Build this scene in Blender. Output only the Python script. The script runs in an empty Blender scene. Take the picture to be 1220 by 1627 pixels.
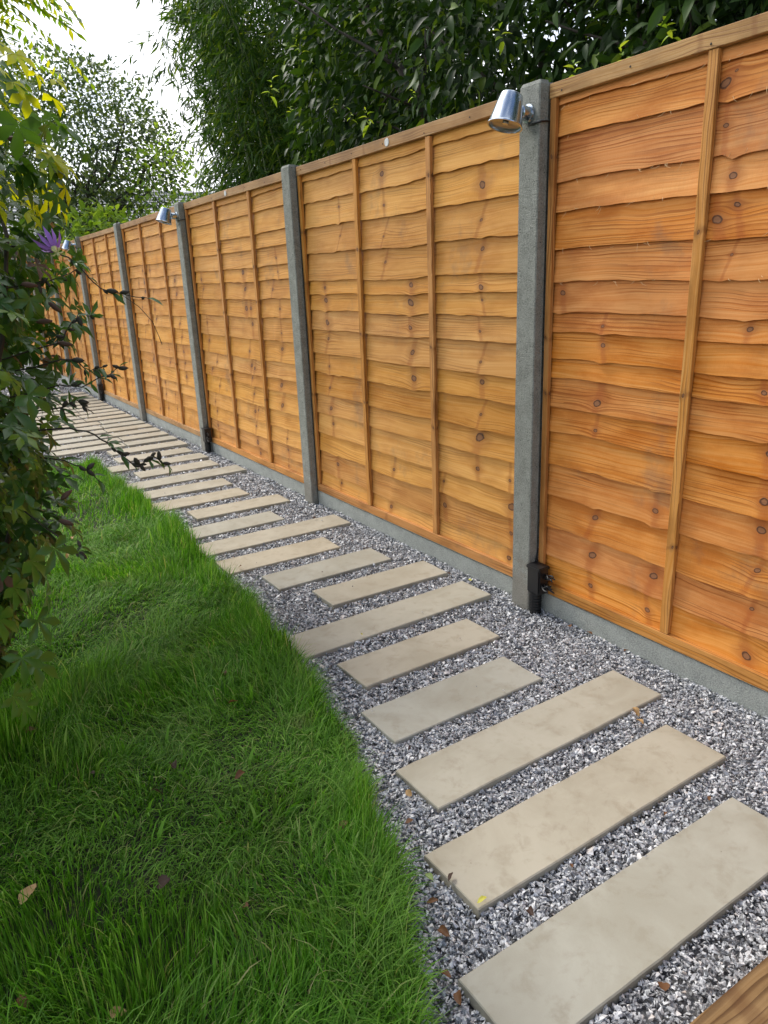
import bpy, bmesh, math, random
import numpy as np
from mathutils import Vector, Matrix

random.seed(7)
RNG = np.random.default_rng(7)
S = bpy.context.scene
COL = S.collection
R = math.radians

# ------------------------------------------------------------------ camera
cam_d = bpy.data.cameras.new('camera')
cam = bpy.data.objects.new('camera', cam_d)
COL.objects.link(cam)
PITCH, YAW, ROLL = 0.306241876, 0.557831139, -0.0399473834
CAM = Vector((-1.95187862, -2.13941285, 1.31083714))
fw = Vector((math.sin(YAW)*math.cos(PITCH), math.cos(YAW)*math.cos(PITCH), -math.sin(PITCH)))
rt = Vector((math.cos(YAW), -math.sin(YAW), 0))
up = rt.cross(fw)
r2 = math.cos(ROLL)*rt + math.sin(ROLL)*up
u2 = -math.sin(ROLL)*rt + math.cos(ROLL)*up
M = Matrix((r2, u2, -fw)).transposed().to_4x4()
M.translation = CAM
cam.matrix_world = M
cam_d.sensor_fit = 'VERTICAL'
cam_d.sensor_height = 24.0
cam_d.lens = 1170.0/1627.0*24.0
cam_d.clip_start = 0.05
cam_d.clip_end = 500
S.camera = cam

# ------------------------------------------------------------------ sky and sun
SUN_EL, SUN_AZ = 52.0, -16.0      # azimuth measured from +y towards +x
world = bpy.data.worlds.new('World')
S.world = world
world.use_nodes = True
wn, wl = world.node_tree.nodes, world.node_tree.links
wn.clear()
w_out = wn.new('ShaderNodeOutputWorld')
w_bg = wn.new('ShaderNodeBackground')
w_bg.inputs['Strength'].default_value = 0.10
sky = wn.new('ShaderNodeTexSky')
sky.sky_type = 'NISHITA'
sky.sun_disc = False
sky.sun_elevation = R(SUN_EL)
sky.sun_rotation = R(SUN_AZ)
sky.air_density = 1.0
sky.dust_density = 1.5
tc = wn.new('ShaderNodeTexCoord')
nz = wn.new('ShaderNodeTexNoise')
nz.inputs['Scale'].default_value = 1.7
nz.inputs['Detail'].default_value = 6
nz.inputs['Roughness'].default_value = 0.55
mp = wn.new('ShaderNodeMapping')
mp.inputs['Location'].default_value = (5.3, 2.4, 0.7)
wl.new(tc.outputs['Generated'], mp.inputs['Vector'])
wl.new(mp.outputs['Vector'], nz.inputs['Vector'])
rp = wn.new('ShaderNodeValToRGB')
rp.color_ramp.elements[0].position = 0.40
rp.color_ramp.elements[1].position = 0.58
sxyz = wn.new('ShaderNodeSeparateXYZ')      # cloud bank thicker towards the sun, blue gaps on the other side
wl.new(tc.outputs['Generated'], sxyz.inputs[0])
ma = wn.new('ShaderNodeMath'); ma.operation = 'MULTIPLY_ADD'
wl.new(sxyz.outputs['Y'], ma.inputs[0]); ma.inputs[1].default_value = 0.14
wl.new(nz.outputs['Fac'], ma.inputs[2])
wl.new(ma.outputs[0], rp.inputs['Fac'])
mx = wn.new('ShaderNodeMixRGB')
mx.inputs[2].default_value = (11.5, 11.6, 12.0, 1)
wl.new(rp.outputs['Color'], mx.inputs[0])
wl.new(sky.outputs['Color'], mx.inputs[1])
wl.new(mx.outputs['Color'], w_bg.inputs['Color'])
wl.new(w_bg.outputs['Background'], w_out.inputs['Surface'])

sun_d = bpy.data.lights.new('sun', 'SUN')
sun_d.energy = 1.5
sun_d.angle = R(14)
sun_d.color = (1.0, 0.95, 0.86)
sun = bpy.data.objects.new('sun', sun_d)
COL.objects.link(sun)
sd = Vector((math.sin(R(SUN_AZ))*math.cos(R(SUN_EL)), math.cos(R(SUN_AZ))*math.cos(R(SUN_EL)), math.sin(R(SUN_EL))))
sun.rotation_euler = sd.to_track_quat('Z', 'Y').to_euler()

S.view_settings.view_transform = 'Standard'
S.view_settings.look = 'None'
S.view_settings.gamma = 1
S.view_settings.use_curve_mapping = False
S.view_settings.exposure = 0.9

# ------------------------------------------------------------------ helpers
def tag(o, label=None, cat=None, group=None, kind=None):
    if label: o['label'] = label
    if cat: o['category'] = cat
    if group: o['group'] = group
    if kind: o['kind'] = kind
    return o

def empty(name, loc=(0, 0, 0), **kw):
    o = bpy.data.objects.new(name, None)
    o.empty_display_size = 0.1
    o.location = loc
    COL.objects.link(o)
    return tag(o, **kw)

def link(name, me, mat=None, parent=None, **kw):
    o = bpy.data.objects.new(name, me)
    COL.objects.link(o)
    if mat is not None and not me.materials:
        me.materials.append(mat)
    if parent is not None:
        o.parent = parent
    return tag(o, **kw)

def np_mesh(name, V, F, smooth=False):
    """V (n,3) array, F (m,k) array of equal sided faces"""
    V = np.asarray(V, dtype=np.float32); F = np.asarray(F, dtype=np.int32)
    me = bpy.data.meshes.new(name)
    me.vertices.add(len(V)); me.vertices.foreach_set('co', V.ravel())
    k = F.shape[1]
    me.loops.add(F.size); me.loops.foreach_set('vertex_index', F.ravel())
    me.polygons.add(len(F))
    me.polygons.foreach_set('loop_start', np.arange(len(F), dtype=np.int32)*k)
    me.polygons.foreach_set('loop_total', np.full(len(F), k, dtype=np.int32))
    me.polygons.foreach_set('use_smooth', np.full(len(F), smooth))
    me.update(calc_edges=True)
    return me

def bm_mesh(name, bm, smooth=False, angle=None):
    bmesh.ops.recalc_face_normals(bm, faces=bm.faces)
    me = bpy.data.meshes.new(name)
    bm.to_mesh(me); bm.free()
    for p in me.polygons: p.use_smooth = smooth
    if angle is not None:
        for p in me.polygons: p.use_smooth = True
        me.set_sharp_from_angle(angle=R(angle))
    return me

def bm_box(bm, x0, x1, y0, y1, z0, z1):
    vs = [bm.verts.new((x, y, z)) for x in (x0, x1) for y in (y0, y1) for z in (z0, z1)]
    for f in ((0, 1, 3, 2), (4, 6, 7, 5), (0, 4, 5, 1), (2, 3, 7, 6), (0, 2, 6, 4), (1, 5, 7, 3)):
        bm.faces.new([vs[i] for i in f])
    return vs

def bm_tube(bm, pts, rad, n=8, cap=True):
    rings = []
    pts = [Vector(p) for p in pts]
    rads = rad if isinstance(rad, (list, tuple)) else [rad]*len(pts)
    for i, p in enumerate(pts):
        d = (pts[min(i+1, len(pts)-1)] - pts[max(i-1, 0)]).normalized()
        a = d.cross(Vector((0, 0, 1)))
        if a.length < 1e-3: a = d.cross(Vector((1, 0, 0)))
        a.normalize(); b = d.cross(a)
        rings.append([bm.verts.new(p + rads[i]*(math.cos(t)*a + math.sin(t)*b)) for t in [2*math.pi*k/n for k in range(n)]])
    for r0, r1 in zip(rings, rings[1:]):
        for k in range(n):
            bm.faces.new((r0[k], r0[(k+1) % n], r1[(k+1) % n], r1[k]))
    if cap:
        bm.faces.new(rings[0]); bm.faces.new(rings[-1])

def bm_lathe(bm, prof, n=24, mat=Matrix.Identity(4), close=False):
    """prof: (r, z) list"""
    rings = []
    for r, z in prof:
        if r < 1e-6:
            rings.append([bm.verts.new(mat @ Vector((0, 0, z)))])
        else:
            rings.append([bm.verts.new(mat @ Vector((r*math.cos(2*math.pi*k/n), r*math.sin(2*math.pi*k/n), z))) for k in range(n)])
    for r0, r1 in zip(rings, rings[1:]):
        for k in range(n):
            a, b = r0[k % len(r0)], r0[(k+1) % n % len(r0)]
            c, d = r1[(k+1) % n % len(r1)], r1[k % len(r1)]
            vs = []
            for v in (a, b, c, d):
                if v not in vs: vs.append(v)
            if len(vs) > 2: bm.faces.new(vs)

# ---- shader helper
class NT:
    def __init__(s, name):
        s.m = bpy.data.materials.new(name); s.m.use_nodes = True
        s.t = s.m.node_tree; s.t.nodes.clear()
        s.out = s.t.nodes.new('ShaderNodeOutputMaterial')
    def n(s, typ, props=None, **ins):
        nd = s.t.nodes.new('ShaderNode'+typ)
        for k, v in (props or {}).items(): setattr(nd, k, v)
        for k, v in ins.items():
            key = int(k[1:]) if k[0] == '_' and k[1:].isdigit() else k.replace('_', ' ')
            s.set(nd.inputs[key], v)
        return nd
    def set(s, sock, v):
        if isinstance(v, bpy.types.NodeSocket): s.t.links.new(v, sock)
        elif isinstance(v, bpy.types.Node): s.t.links.new(v.outputs[0], sock)
        else: sock.default_value = v
    def math(s, op, a, b=0.0, c=None, clamp=False):
        nd = s.t.nodes.new('ShaderNodeMath'); nd.operation = op; nd.use_clamp = clamp
        s.set(nd.inputs[0], a); s.set(nd.inputs[1], b)
        if c is not None: s.set(nd.inputs[2], c)
        return nd.outputs[0]
    def mix(s, f, a, b, mode='MIX'):
        nd = s.t.nodes.new('ShaderNodeMixRGB'); nd.blend_type = mode
        s.set(nd.inputs[0], f); s.set(nd.inputs[1], a); s.set(nd.inputs[2], b)
        return nd.outputs[0]
    def ramp(s, f, stops, interp='LINEAR'):
        nd = s.t.nodes.new('ShaderNodeValToRGB'); cr = nd.color_ramp; cr.interpolation = interp
        while len(cr.elements) < len(stops): cr.elements.new(0.5)
        for e, (p, c) in zip(cr.elements, stops):
            e.position = p; e.color = c if len(c) == 4 else (*c, 1)
        s.set(nd.inputs[0], f)
        return nd.outputs[0]
    def sstep(s, f, lo, hi):
        nd = s.t.nodes.new('ShaderNodeMapRange'); nd.interpolation_type = 'SMOOTHSTEP'
        s.set(nd.inputs[0], f); s.set(nd.inputs[1], lo); s.set(nd.inputs[2], hi)
        return nd.outputs[0]
    def noise(s, vec, scale, detail=3, rough=0.55, dist=0.0):
        nd = s.n('TexNoise', Scale=scale, Detail=detail, Roughness=rough, Distortion=dist)
        if vec is not None: s.set(nd.inputs['Vector'], vec)
        return nd.outputs['Fac']
    def xyz(s, x, y, z):
        return s.n('CombineXYZ', X=x, Y=y, Z=z).outputs[0]
    def done(s, shader):
        s.t.links.new(shader.outputs[0] if isinstance(shader, bpy.types.Node) else shader, s.out.inputs['Surface'])
        return s.m

def c3(r, g, b): return (r, g, b, 1)

def simple(name, col, rough=0.6, metal=0.0, spec=0.5, var=0.15, scale=40, bump=0.0):
    t = NT(name)
    pos = t.n('TexCoord').outputs['Object']
    nf = t.noise(pos, scale, 4)
    c = t.mix(nf, c3(*[v*(1-var) for v in col]), c3(*[min(1, v*(1+var)) for v in col]))
    b = t.n('BsdfPrincipled', Base_Color=c, Roughness=rough, Metallic=metal)
    b.inputs['Specular IOR Level'].default_value = spec
    if bump:
        bp = t.n('Bump', Strength=bump, Distance=0.002, Height=nf); t.set(b.inputs['Normal'], bp)
    return t.done(b)

def wood_mat(name, light, mid, dark, knotcol, rough=0.6, contrast=1.0):
    """wood whose grain follows the point attribute pco = (metres along, metres across, seed); knots from ka, kb, kc = (along, across, radius)"""
    t = NT(name)
    pco = t.n('Attribute', {'attribute_name': 'pco'}).outputs['Vector']
    sp = t.n('SeparateXYZ', Vector=pco)
    u, v, sd_ = sp.outputs
    wob = t.noise(t.xyz(t.math('MULTIPLY', u, 2.2), t.math('MULTIPLY', v, 7.0), sd_), 1.0, 2)
    g = t.math('ADD', v, t.math('MULTIPLY', t.math('SUBTRACT', wob, 0.5), 0.05))
    knot_in = None; stain = None; ringr = None
    for k in ('ka', 'kb', 'kc'):
        kk = t.n('SeparateXYZ', Vector=t.n('Attribute', {'attribute_name': k}).outputs['Vector'])
        du = t.math('MULTIPLY', t.math('ADD', t.math('SUBTRACT', u, kk.outputs[0]), t.math('MULTIPLY', t.math('SUBTRACT', v, kk.outputs[1]), t.math('SUBTRACT', t.math('FRACT', t.math('MULTIPLY', sd_, 3.7)), 0.5))), 0.72)
        dv = t.math('SUBTRACT', v, kk.outputs[1])
        rr = kk.outputs[2]
        wn_ = t.noise(t.xyz(u, v, sd_), 45, 2)
        d2 = t.math('ADD', t.math('MULTIPLY', du, du), t.math('MULTIPLY', dv, dv))
        r2_ = t.math('MULTIPLY', rr, rr)
        # streamlines round a disc
        bend = t.math('DIVIDE', t.math('MULTIPLY', dv, t.math('MULTIPLY', r2_, 3.0)), t.math('ADD', d2, t.math('ADD', t.math('MULTIPLY', r2_, 1.6), 1e-6)))
        g = t.math('SUBTRACT', g, bend)
        dist = t.math('DIVIDE', t.math('SQRT', d2), t.math('ADD', rr, 1e-5))
        dist = t.math('ADD', dist, t.math('MULTIPLY', t.math('SUBTRACT', wn_, 0.5), 0.9))
        inn = t.math('SUBTRACT', 1.0, t.sstep(dist, 0.75, 1.15))
        ring = t.math('MULTIPLY', t.sstep(dist, 0.5, 0.9), inn)
        hl = t.math('MULTIPLY', t.math('SUBTRACT', 1.0, t.sstep(dist, 1.0, 4.2)), t.math('GREATER_THAN', rr, 0.002))
        halo = hl if knot_in is None else t.math('MAXIMUM', halo, hl)
        # resin stain spreading mostly up and down the board
        su = t.math('DIVIDE', du, t.math('ADD', t.math('MULTIPLY', rr, 2.0), 1e-5))
        st = t.math('SUBTRACT', 1.0, t.sstep(t.math('ABSOLUTE', t.math('ADD', su, t.math('MULTIPLY', t.math('SUBTRACT', wn_, 0.5), 0.8))), 0.15, 0.9))
        st = t.math('MULTIPLY', st, t.math('GREATER_THAN', rr, 0.002))
        knot_in = inn if knot_in is None else t.math('MAXIMUM', knot_in, inn)
        ringr = ring if ringr is None else t.math('MAXIMUM', ringr, ring)
        stain = st if stain is None else t.math('MAXIMUM', stain, st)
    # growth lines
    fine = t.noise(t.xyz(t.math('MULTIPLY', u, 1.6), t.math('MULTIPLY', g, 170.0), sd_), 1.0, 3, 0.6)
    broad = t.noise(t.xyz(t.math('MULTIPLY', u, 0.9), t.math('MULTIPLY', g, 38.0), t.math('ADD', sd_, 9.0)), 1.0, 2, 0.5)
    saw = t.math('FRACT', t.math('ADD', t.math('MULTIPLY', g, 75.0), t.math('MULTIPLY', broad, 3.0)))
    late = t.math('MULTIPLY', t.sstep(saw, 0.55, 0.95), t.sstep(t.noise(t.xyz(t.math('MULTIPLY', u, 2.0), t.math('MULTIPLY', v, 12.0), sd_), 1.0, 1), 0.42, 0.62))
    cloud = t.noise(t.xyz(t.math('MULTIPLY', u, 5.0), t.math('MULTIPLY', v, 14.0), t.math('ADD', sd_, 3.0)), 1.0, 4)
    pl = t.noise(t.xyz(t.math('MULTIPLY', u, 0.3), 0.0, sd_), 1.0, 0)
    col = t.mix(t.ramp(fine, [(0.33, (0, 0, 0)), (0.68, (1, 1, 1))]), c3(*mid), c3(*light))
    col = t.mix(t.math('MULTIPLY', t.sstep(cloud, 0.40, 0.72), 0.55*contrast), col, c3(*dark))
    col = t.mix(t.math('MULTIPLY', late, 0.55*contrast), col, c3(dark[0]*0.62, dark[1]*0.5, dark[2]*0.45))
    # each piece has a tone of its own
    rnd = t.n('TexWhiteNoise', {'noise_dimensions': '1D'}, W=sd_).outputs[0]
    hs = t.n('HueSaturation', Hue=t.math('ADD', 0.499, t.math('MULTIPLY', rnd, 0.006)), Saturation=t.math('ADD', 0.98, t.math('MULTIPLY', pl, 0.16)),
             Value=t.math('ADD', 0.90, t.math('MULTIPLY', rnd, 0.24)), Color=col)
    col = hs.outputs[0]
    col = t.mix(t.math('MULTIPLY', stain, 0.36), col, c3(dark[0]*0.75, dark[1]*0.45, dark[2]*0.3))
    col = t.mix(t.math('MULTIPLY', halo, 0.5), col, c3(dark[0]*0.85, dark[1]*0.9, dark[2]*0.8))
    grey = t.noise(t.n('TexCoord').outputs['Object'], 3.4, 5, 0.65)
    col = t.mix(t.math('MULTIPLY', t.sstep(grey, 0.56, 0.74), 0.42), col, c3(0.16, 0.11, 0.08))
    col = t.mix(t.math('MULTIPLY', knot_in, 0.75), col, c3(knotcol[0]*1.3, knotcol[1]*1.3, knotcol[2]*1.3))
    col = t.mix(ringr, col, c3(knotcol[0]*0.3, knotcol[1]*0.25, knotcol[2]*0.25))
    h = t.math('ADD', t.math('MULTIPLY', fine, 0.6), t.math('ADD', t.math('MULTIPLY', late, -0.5), t.math('MULTIPLY', t.noise(t.xyz(t.math('MULTIPLY', u, 300.0), t.math('MULTIPLY', v, 60.0), sd_), 1.0, 2), 0.5)))
    h = t.math('SUBTRACT', h, t.math('MULTIPLY', ringr, 1.0))
    bp = t.n('Bump', Strength=0.55, Distance=0.0015, Height=h)
    b = t.n('BsdfPrincipled', Base_Color=col, Roughness=rough, Normal=bp)
    b.inputs['Specular IOR Level'].default_value = 0.25
    return t.done(b)

M_ORANGE = wood_mat('treated_wood_orange', (0.72, 0.335, 0.125), (0.62, 0.228, 0.066), (0.42, 0.12, 0.030), (0.17, 0.085, 0.045), contrast=1.15)
M_GOLD = wood_mat('treated_wood_golden', (0.68, 0.36, 0.130), (0.58, 0.262, 0.072), (0.39, 0.142, 0.034), (0.13, 0.06, 0.03), contrast=0.8)
M_BATTEN = wood_mat('batten_wood', (0.62, 0.32, 0.13), (0.50, 0.21, 0.065), (0.28, 0.12, 0.04), (0.14, 0.06, 0.03), contrast=1.3)
M_RAIL = wood_mat('weathered_rail_wood', (0.50, 0.32, 0.17), (0.40, 0.215, 0.09), (0.24, 0.13, 0.06), (0.12, 0.06, 0.03), contrast=1.2)
M_SLEEPER = wood_mat('sleeper_wood', (0.27, 0.17, 0.085), (0.19, 0.105, 0.045), (0.10, 0.055, 0.025), (0.08, 0.04, 0.02), contrast=1.3)

def concrete(name, a, b_, speck=True):
    t = NT(name)
    pos = t.n('TexCoord').outputs['Object']
    n1 = t.sstep(t.noise(pos, 14, 8, 0.75), 0.3, 0.7); n2 = t.sstep(t.noise(pos, 190, 4, 0.7), 0.35, 0.7)
    vz = t.n('TexVoronoi', Scale=95.0, Vector=pos)
    pit = t.math('MULTIPLY', t.math('SUBTRACT', 1.0, t.sstep(vz.outputs['Distance'], 0.12, 0.24)), t.math('GREATER_THAN', t.n('SeparateXYZ', Vector=vz.outputs['Color']).outputs[0], 0.72))
    c = t.mix(n1, c3(*a), c3(*b_))
    c = t.mix(t.math('MULTIPLY', n2, 0.65), c, c3(b_[0]*1.5, b_[1]*1.5, b_[2]*1.45))
    c = t.mix(t.math('MULTIPLY', pit, 0.8), c, c3(0.03, 0.032, 0.03))
    n3 = t.noise(pos, 5, 8, 0.75)
    c = t.mix(t.math('MULTIPLY', t.sstep(n3, 0.57, 0.68), 0.6), c, c3(0.42, 0.42, 0.38))
    sz = t.n('SeparateXYZ', Vector=pos).outputs[2]
    foot = t.math('SUBTRACT', 1.0, t.sstep(t.math('ADD', sz, t.math('MULTIPLY', t.math('SUBTRACT', n1, .5), .25)), 0.08, 0.20))
    if speck: c = t.mix(t.math('MULTIPLY', foot, 0.5), c, c3(0.27, 0.235, 0.19))
    h = t.math('SUBTRACT', t.math('ADD', t.math('MULTIPLY', n2, 0.5), n1), pit)
    b = t.n('BsdfPrincipled', Base_Color=c, Roughness=0.85, Normal=t.n('Bump', Strength=1.0, Distance=0.003, Height=h))
    b.inputs['Specular IOR Level'].default_value = 0.25
    return t.done(b)
M_POST = concrete('post_concrete', (0.15, 0.155, 0.138), (0.29, 0.295, 0.265))
M_GBOARD = concrete('gravel_board_concrete', (0.23, 0.24, 0.225), (0.37, 0.385, 0.355), False)

def slab_mat():
    t = NT('sandstone')
    pos = t.n('TexCoord').outputs['Object']
    rnd = t.n('ObjectInfo').outputs['Random']
    off = t.n('VectorMath', {'operation': 'ADD'}); t.set(off.inputs[0], pos)
    t.set(off.inputs[1], t.xyz(t.math('MULTIPLY', rnd, 37.0), t.math('MULTIPLY', rnd, 91.0), 0.0))
    P = off.outputs[0]
    n1 = t.noise(P, 4.5, 6, 0.6, 0.6); n2 = t.noise(P, 16, 6, 0.65, 0.3); n3 = t.noise(P, 420, 2)
    tint = t.ramp(rnd, [(0.0, (0.41, 0.375, 0.295)), (0.4, (0.40, 0.38, 0.31)), (0.65, (0.42, 0.37, 0.275)), (0.8, (0.38, 0.365, 0.30)), (1.0, (0.36, 0.355, 0.305))])
    c = t.mix(t.sstep(n1, 0.35, 0.7), tint, t.mix(1.0, tint, c3(0.80, 0.78, 0.74), 'MULTIPLY'))
    c = t.mix(t.math('MULTIPLY', t.sstep(n2, 0.48, 0.70), 0.6), c, t.mix(1.0, tint, c3(0.66, 0.61, 0.54), 'MULTIPLY'))
    c = t.mix(t.math('MULTIPLY', n3, 0.25), c, c3(0.50, 0.465, 0.38))
    vein = t.n('TexNoise', Scale=3.0, Detail=5.0, Roughness=0.5, Distortion=1.6, Vector=P).outputs['Fac']
    vl = t.math('SUBTRACT', 1.0, t.sstep(t.math('ABSOLUTE', t.math('SUBTRACT', vein, 0.5)), 0.0, 0.012))
    c = t.mix(t.math('MULTIPLY', vl, t.math('MULTIPLY', t.sstep(n2, 0.45, 0.62), 0.14)), c, c3(0.20, 0.165, 0.12))
    sp = t.n('TexVoronoi', Scale=30.0, Vector=P)
    dot = t.math('MULTIPLY', t.math('SUBTRACT', 1.0, t.sstep(sp.outputs['Distance'], 0.03, 0.08)), t.math('GREATER_THAN', t.n('SeparateXYZ', Vector=sp.outputs['Color']).outputs[0], 0.86))
    c = t.mix(t.math('MULTIPLY', dot, 0.6), c, c3(0.12, 0.09, 0.06))
    h = t.math('ADD', n1, t.math('ADD', t.math('MULTIPLY', n2, 0.35), t.math('MULTIPLY', n3, 0.06)))
    b = t.n('BsdfPrincipled', Base_Color=c, Roughness=0.62, Normal=t.n('Bump', Strength=0.35, Distance=0.003, Height=h))
    b.inputs['Specular IOR Level'].default_value = 0.35
    return t.done(b)
M_SLAB = slab_mat()

def island_mat(name, stops, rough=0.5, spec=0.5, transl=0.0, tcol=None, bumpy=0.0, veins=0.0):
    t = NT(name)
    geo = t.n('NewGeometry')
    rnd = geo.outputs['Random Per Island']
    c = t.ramp(rnd, stops)
    pos = t.n('TexCoord').outputs['Object']
    if veins:
        nn = t.noise(pos, 130, 4, 0.6)
        c = t.mix(t.math('MULTIPLY', t.sstep(nn, 0.5, 0.66), veins), c, c3(0.72, 0.73, 0.75))
        c = t.mix(t.math('MULTIPLY', t.sstep(t.noise(pos, 90, 3), 0.56, 0.68), veins), c, c3(0.045, 0.05, 0.06))
    else:
        c = t.mix(t.math('MULTIPLY', t.noise(pos, 60, 3), 0.35), c, t.mix(1.0, c, c3(0.45, 0.5, 0.4), 'MULTIPLY'))
    b = t.n('BsdfPrincipled', Base_Color=c, Roughness=rough)
    b.inputs['Specular IOR Level'].default_value = spec
    if bumpy:
        t.set(b.inputs['Normal'], t.n('Bump', Strength=bumpy, Distance=0.002, Height=t.noise(pos, 300, 2)))
    if transl:
        tr = t.n('BsdfTranslucent', Color=t.mix(1.0, c, c3(*(tcol or (2.2, 2.0, 0.9))), 'MULTIPLY'))
        mxs = t.n('MixShader', Fac=transl); t.set(mxs.inputs[1], b); t.set(mxs.inputs[2], tr)
        return t.done(mxs)
    return t.done(b)

M_CHIP = island_mat('slate_chips', [(0.0, (0.09, 0.094, 0.10)), (0.25, (0.17, 0.174, 0.185)), (0.5, (0.34, 0.345, 0.36)), (0.75, (0.52, 0.525, 0.54)), (0.95, (0.74, 0.74, 0.74)), (1.0, (0.50, 0.43, 0.38))],
                    rough=0.42, spec=0.6, veins=0.75, bumpy=0.4)
M_GRASS = island_mat('grass_blades', [(0.0, (0.035, 0.115, 0.007)), (0.3, (0.075, 0.21, 0.012)), (0.6, (0.12, 0.30, 0.018)), (0.85, (0.20, 0.39, 0.05)), (0.95, (0.28, 0.40, 0.11)), (1.0, (0.42, 0.37, 0.18))],
                     rough=0.5, spec=0.2, transl=0.35, tcol=(1.6, 1.8, 0.7))
def grass_patches():
    t = M_GRASS.node_tree; N_ = t.nodes; L_ = t.links
    pb = next(n for n in N_ if n.type == 'BSDF_PRINCIPLED'); src = pb.inputs['Base Color'].links[0].from_socket
    co = N_.new('ShaderNodeTexCoord')
    def mixin(scale, lo, hi, col, amt, sock, off):
        m = N_.new('ShaderNodeMapping'); m.inputs['Location'].default_value = (off, off*2, 0); L_.new(co.outputs['Object'], m.inputs[0])
        z = N_.new('ShaderNodeTexNoise'); z.inputs['Scale'].default_value = scale; z.inputs['Detail'].default_value = 4; L_.new(m.outputs[0], z.inputs['Vector'])
        r_ = N_.new('ShaderNodeMapRange'); r_.inputs[1].default_value = lo; r_.inputs[2].default_value = hi; r_.inputs[4].default_value = amt; L_.new(z.outputs['Fac'], r_.inputs[0])
        x = N_.new('ShaderNodeMixRGB'); x.inputs[2].default_value = (*col, 1); L_.new(r_.outputs[0], x.inputs[0]); L_.new(sock, x.inputs[1])
        return x.outputs[0]
    c = mixin(5.0, .42, .62, (0.16, 0.29, 0.05), .55, src, 3.0)
    c = mixin(8.0, .60, .72, (0.20, 0.17, 0.07), .5, c, 7.0)
    L_.new(c, pb.inputs['Base Color'])
grass_patches()
M_LAUREL = island_mat('laurel_leaves', [(0.0, (0.010, 0.028, 0.005)), (0.5, (0.022, 0.055, 0.008)), (0.88, (0.045, 0.10, 0.012)), (1.0, (0.13, 0.20, 0.02))], rough=0.5, spec=0.22, transl=0.25)
M_SHOOT = island_mat('young_leaves', [(0.0, (0.14, 0.26, 0.03)), (0.5, (0.26, 0.40, 0.04)), (1.0, (0.36, 0.46, 0.06))], rough=0.42, spec=0.4, transl=0.4)
M_BAMBOO = island_mat('bamboo_leaves', [(0.0, (0.018, 0.05, 0.007)), (0.5, (0.04, 0.10, 0.012)), (0.9, (0.09, 0.17, 0.02)), (1.0, (0.22, 0.29, 0.03))], rough=0.55, spec=0.2, transl=0.3)
M_TREE = island_mat('small_tree_leaves', [(0.0, (0.03, 0.06, 0.02)), (0.6, (0.07, 0.12, 0.035)), (1.0, (0.20, 0.27, 0.06))], rough=0.5, spec=0.35, transl=0.3)
M_BRIGHT = island_mat('light_green_leaves', [(0.0, (0.10, 0.20, 0.02)), (1.0, (0.26, 0.38, 0.05))], rough=0.45, spec=0.4, transl=0.45)  # light green leaf tones of the sapling and shrubs
M_FERN = island_mat('feathery_leaves', [(0.0, (0.07, 0.16, 0.01)), (0.6, (0.18, 0.30, 0.015)), (1.0, (0.38, 0.42, 0.03))], rough=0.5, spec=0.3, transl=0.5, tcol=(2.4, 2.1, 0.5))  # yellow-green puts the backlight through the fronds into the leaf colour
M_VINE = island_mat('vine_leaves', [(0.0, (0.020, 0.058, 0.010)), (0.5, (0.045, 0.115, 0.015)), (0.85, (0.10, 0.20, 0.022)), (1.0, (0.22, 0.33, 0.03))], rough=0.32, spec=0.55, transl=0.32)
M_VINE_BACKLIT = island_mat('backlit_vine_leaves', [(0.0, (0.32, 0.44, 0.01)), (0.6, (0.52, 0.55, 0.015)), (1.0, (0.66, 0.52, 0.03))], rough=0.4, spec=0.4, transl=0.5, tcol=(2.0, 1.8, 0.4))  # sun glowing through the upper vine leaves, painted in as yellow
M_VINE_B = island_mat('faded_vine_leaves', [(0.0, (0.10, 0.055, 0.035)), (0.6, (0.18, 0.10, 0.07)), (1.0, (0.28, 0.17, 0.12))], rough=0.55, spec=0.3, transl=0.25)
M_TWIG = simple('twig_bark', (0.045, 0.035, 0.022), 0.7)
M_CULM = simple('bamboo_culm', (0.10, 0.13, 0.045), 0.45, scale=12)
M_BARK = simple('bark', (0.055, 0.045, 0.035), 0.85, scale=25, var=0.4, bump=0.8)
M_PETAL = simple('purple_petal', (0.36, 0.15, 0.52), 0.5, var=0.3, scale=30)
M_STAMEN = simple('pale_stamen', (0.55, 0.50, 0.20), 0.5)
M_SOIL = simple('soil', (0.022, 0.026, 0.010), 0.95, var=0.4, scale=30, bump=1.0)
M_BED = simple('gravel_bed_grit', (0.17, 0.17, 0.175), 0.9, var=0.8, scale=260, bump=1.0)
M_FARGROUND = simple('rough_ground', (0.03, 0.06, 0.015), 0.95, var=0.5, scale=3)
M_BLACK = simple('black_plastic', (0.012, 0.012, 0.013), 0.4, spec=0.5)
M_STICKER = simple('white_disc', (0.62, 0.62, 0.60), 0.5, var=0.1)
M_FIBRE = simple('wood_fibre', (0.62, 0.42, 0.20), 0.6)

def steel():
    t = NT('galvanised_steel')
    pos = t.n('TexCoord').outputs['Object']
    n = t.noise(pos, 60, 4)
    b = t.n('BsdfPrincipled', Base_Color=t.mix(n, c3(0.46, 0.52, 0.59), c3(0.60, 0.65, 0.70)), Metallic=1.0, Roughness=t.math('ADD', 0.2, t.math('MULTIPLY', n, 0.08)))  # bluish tint paints the blue sky's reflection into the metal colour
    return t.done(b)
M_STEEL = steel()
def glass_mat():
    t = NT('lamp_glass')
    return t.done(t.n('BsdfPrincipled', Base_Color=c3(0.35, 0.34, 0.32), Roughness=0.08, Metallic=0.6))
M_LENS = glass_mat()

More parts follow.
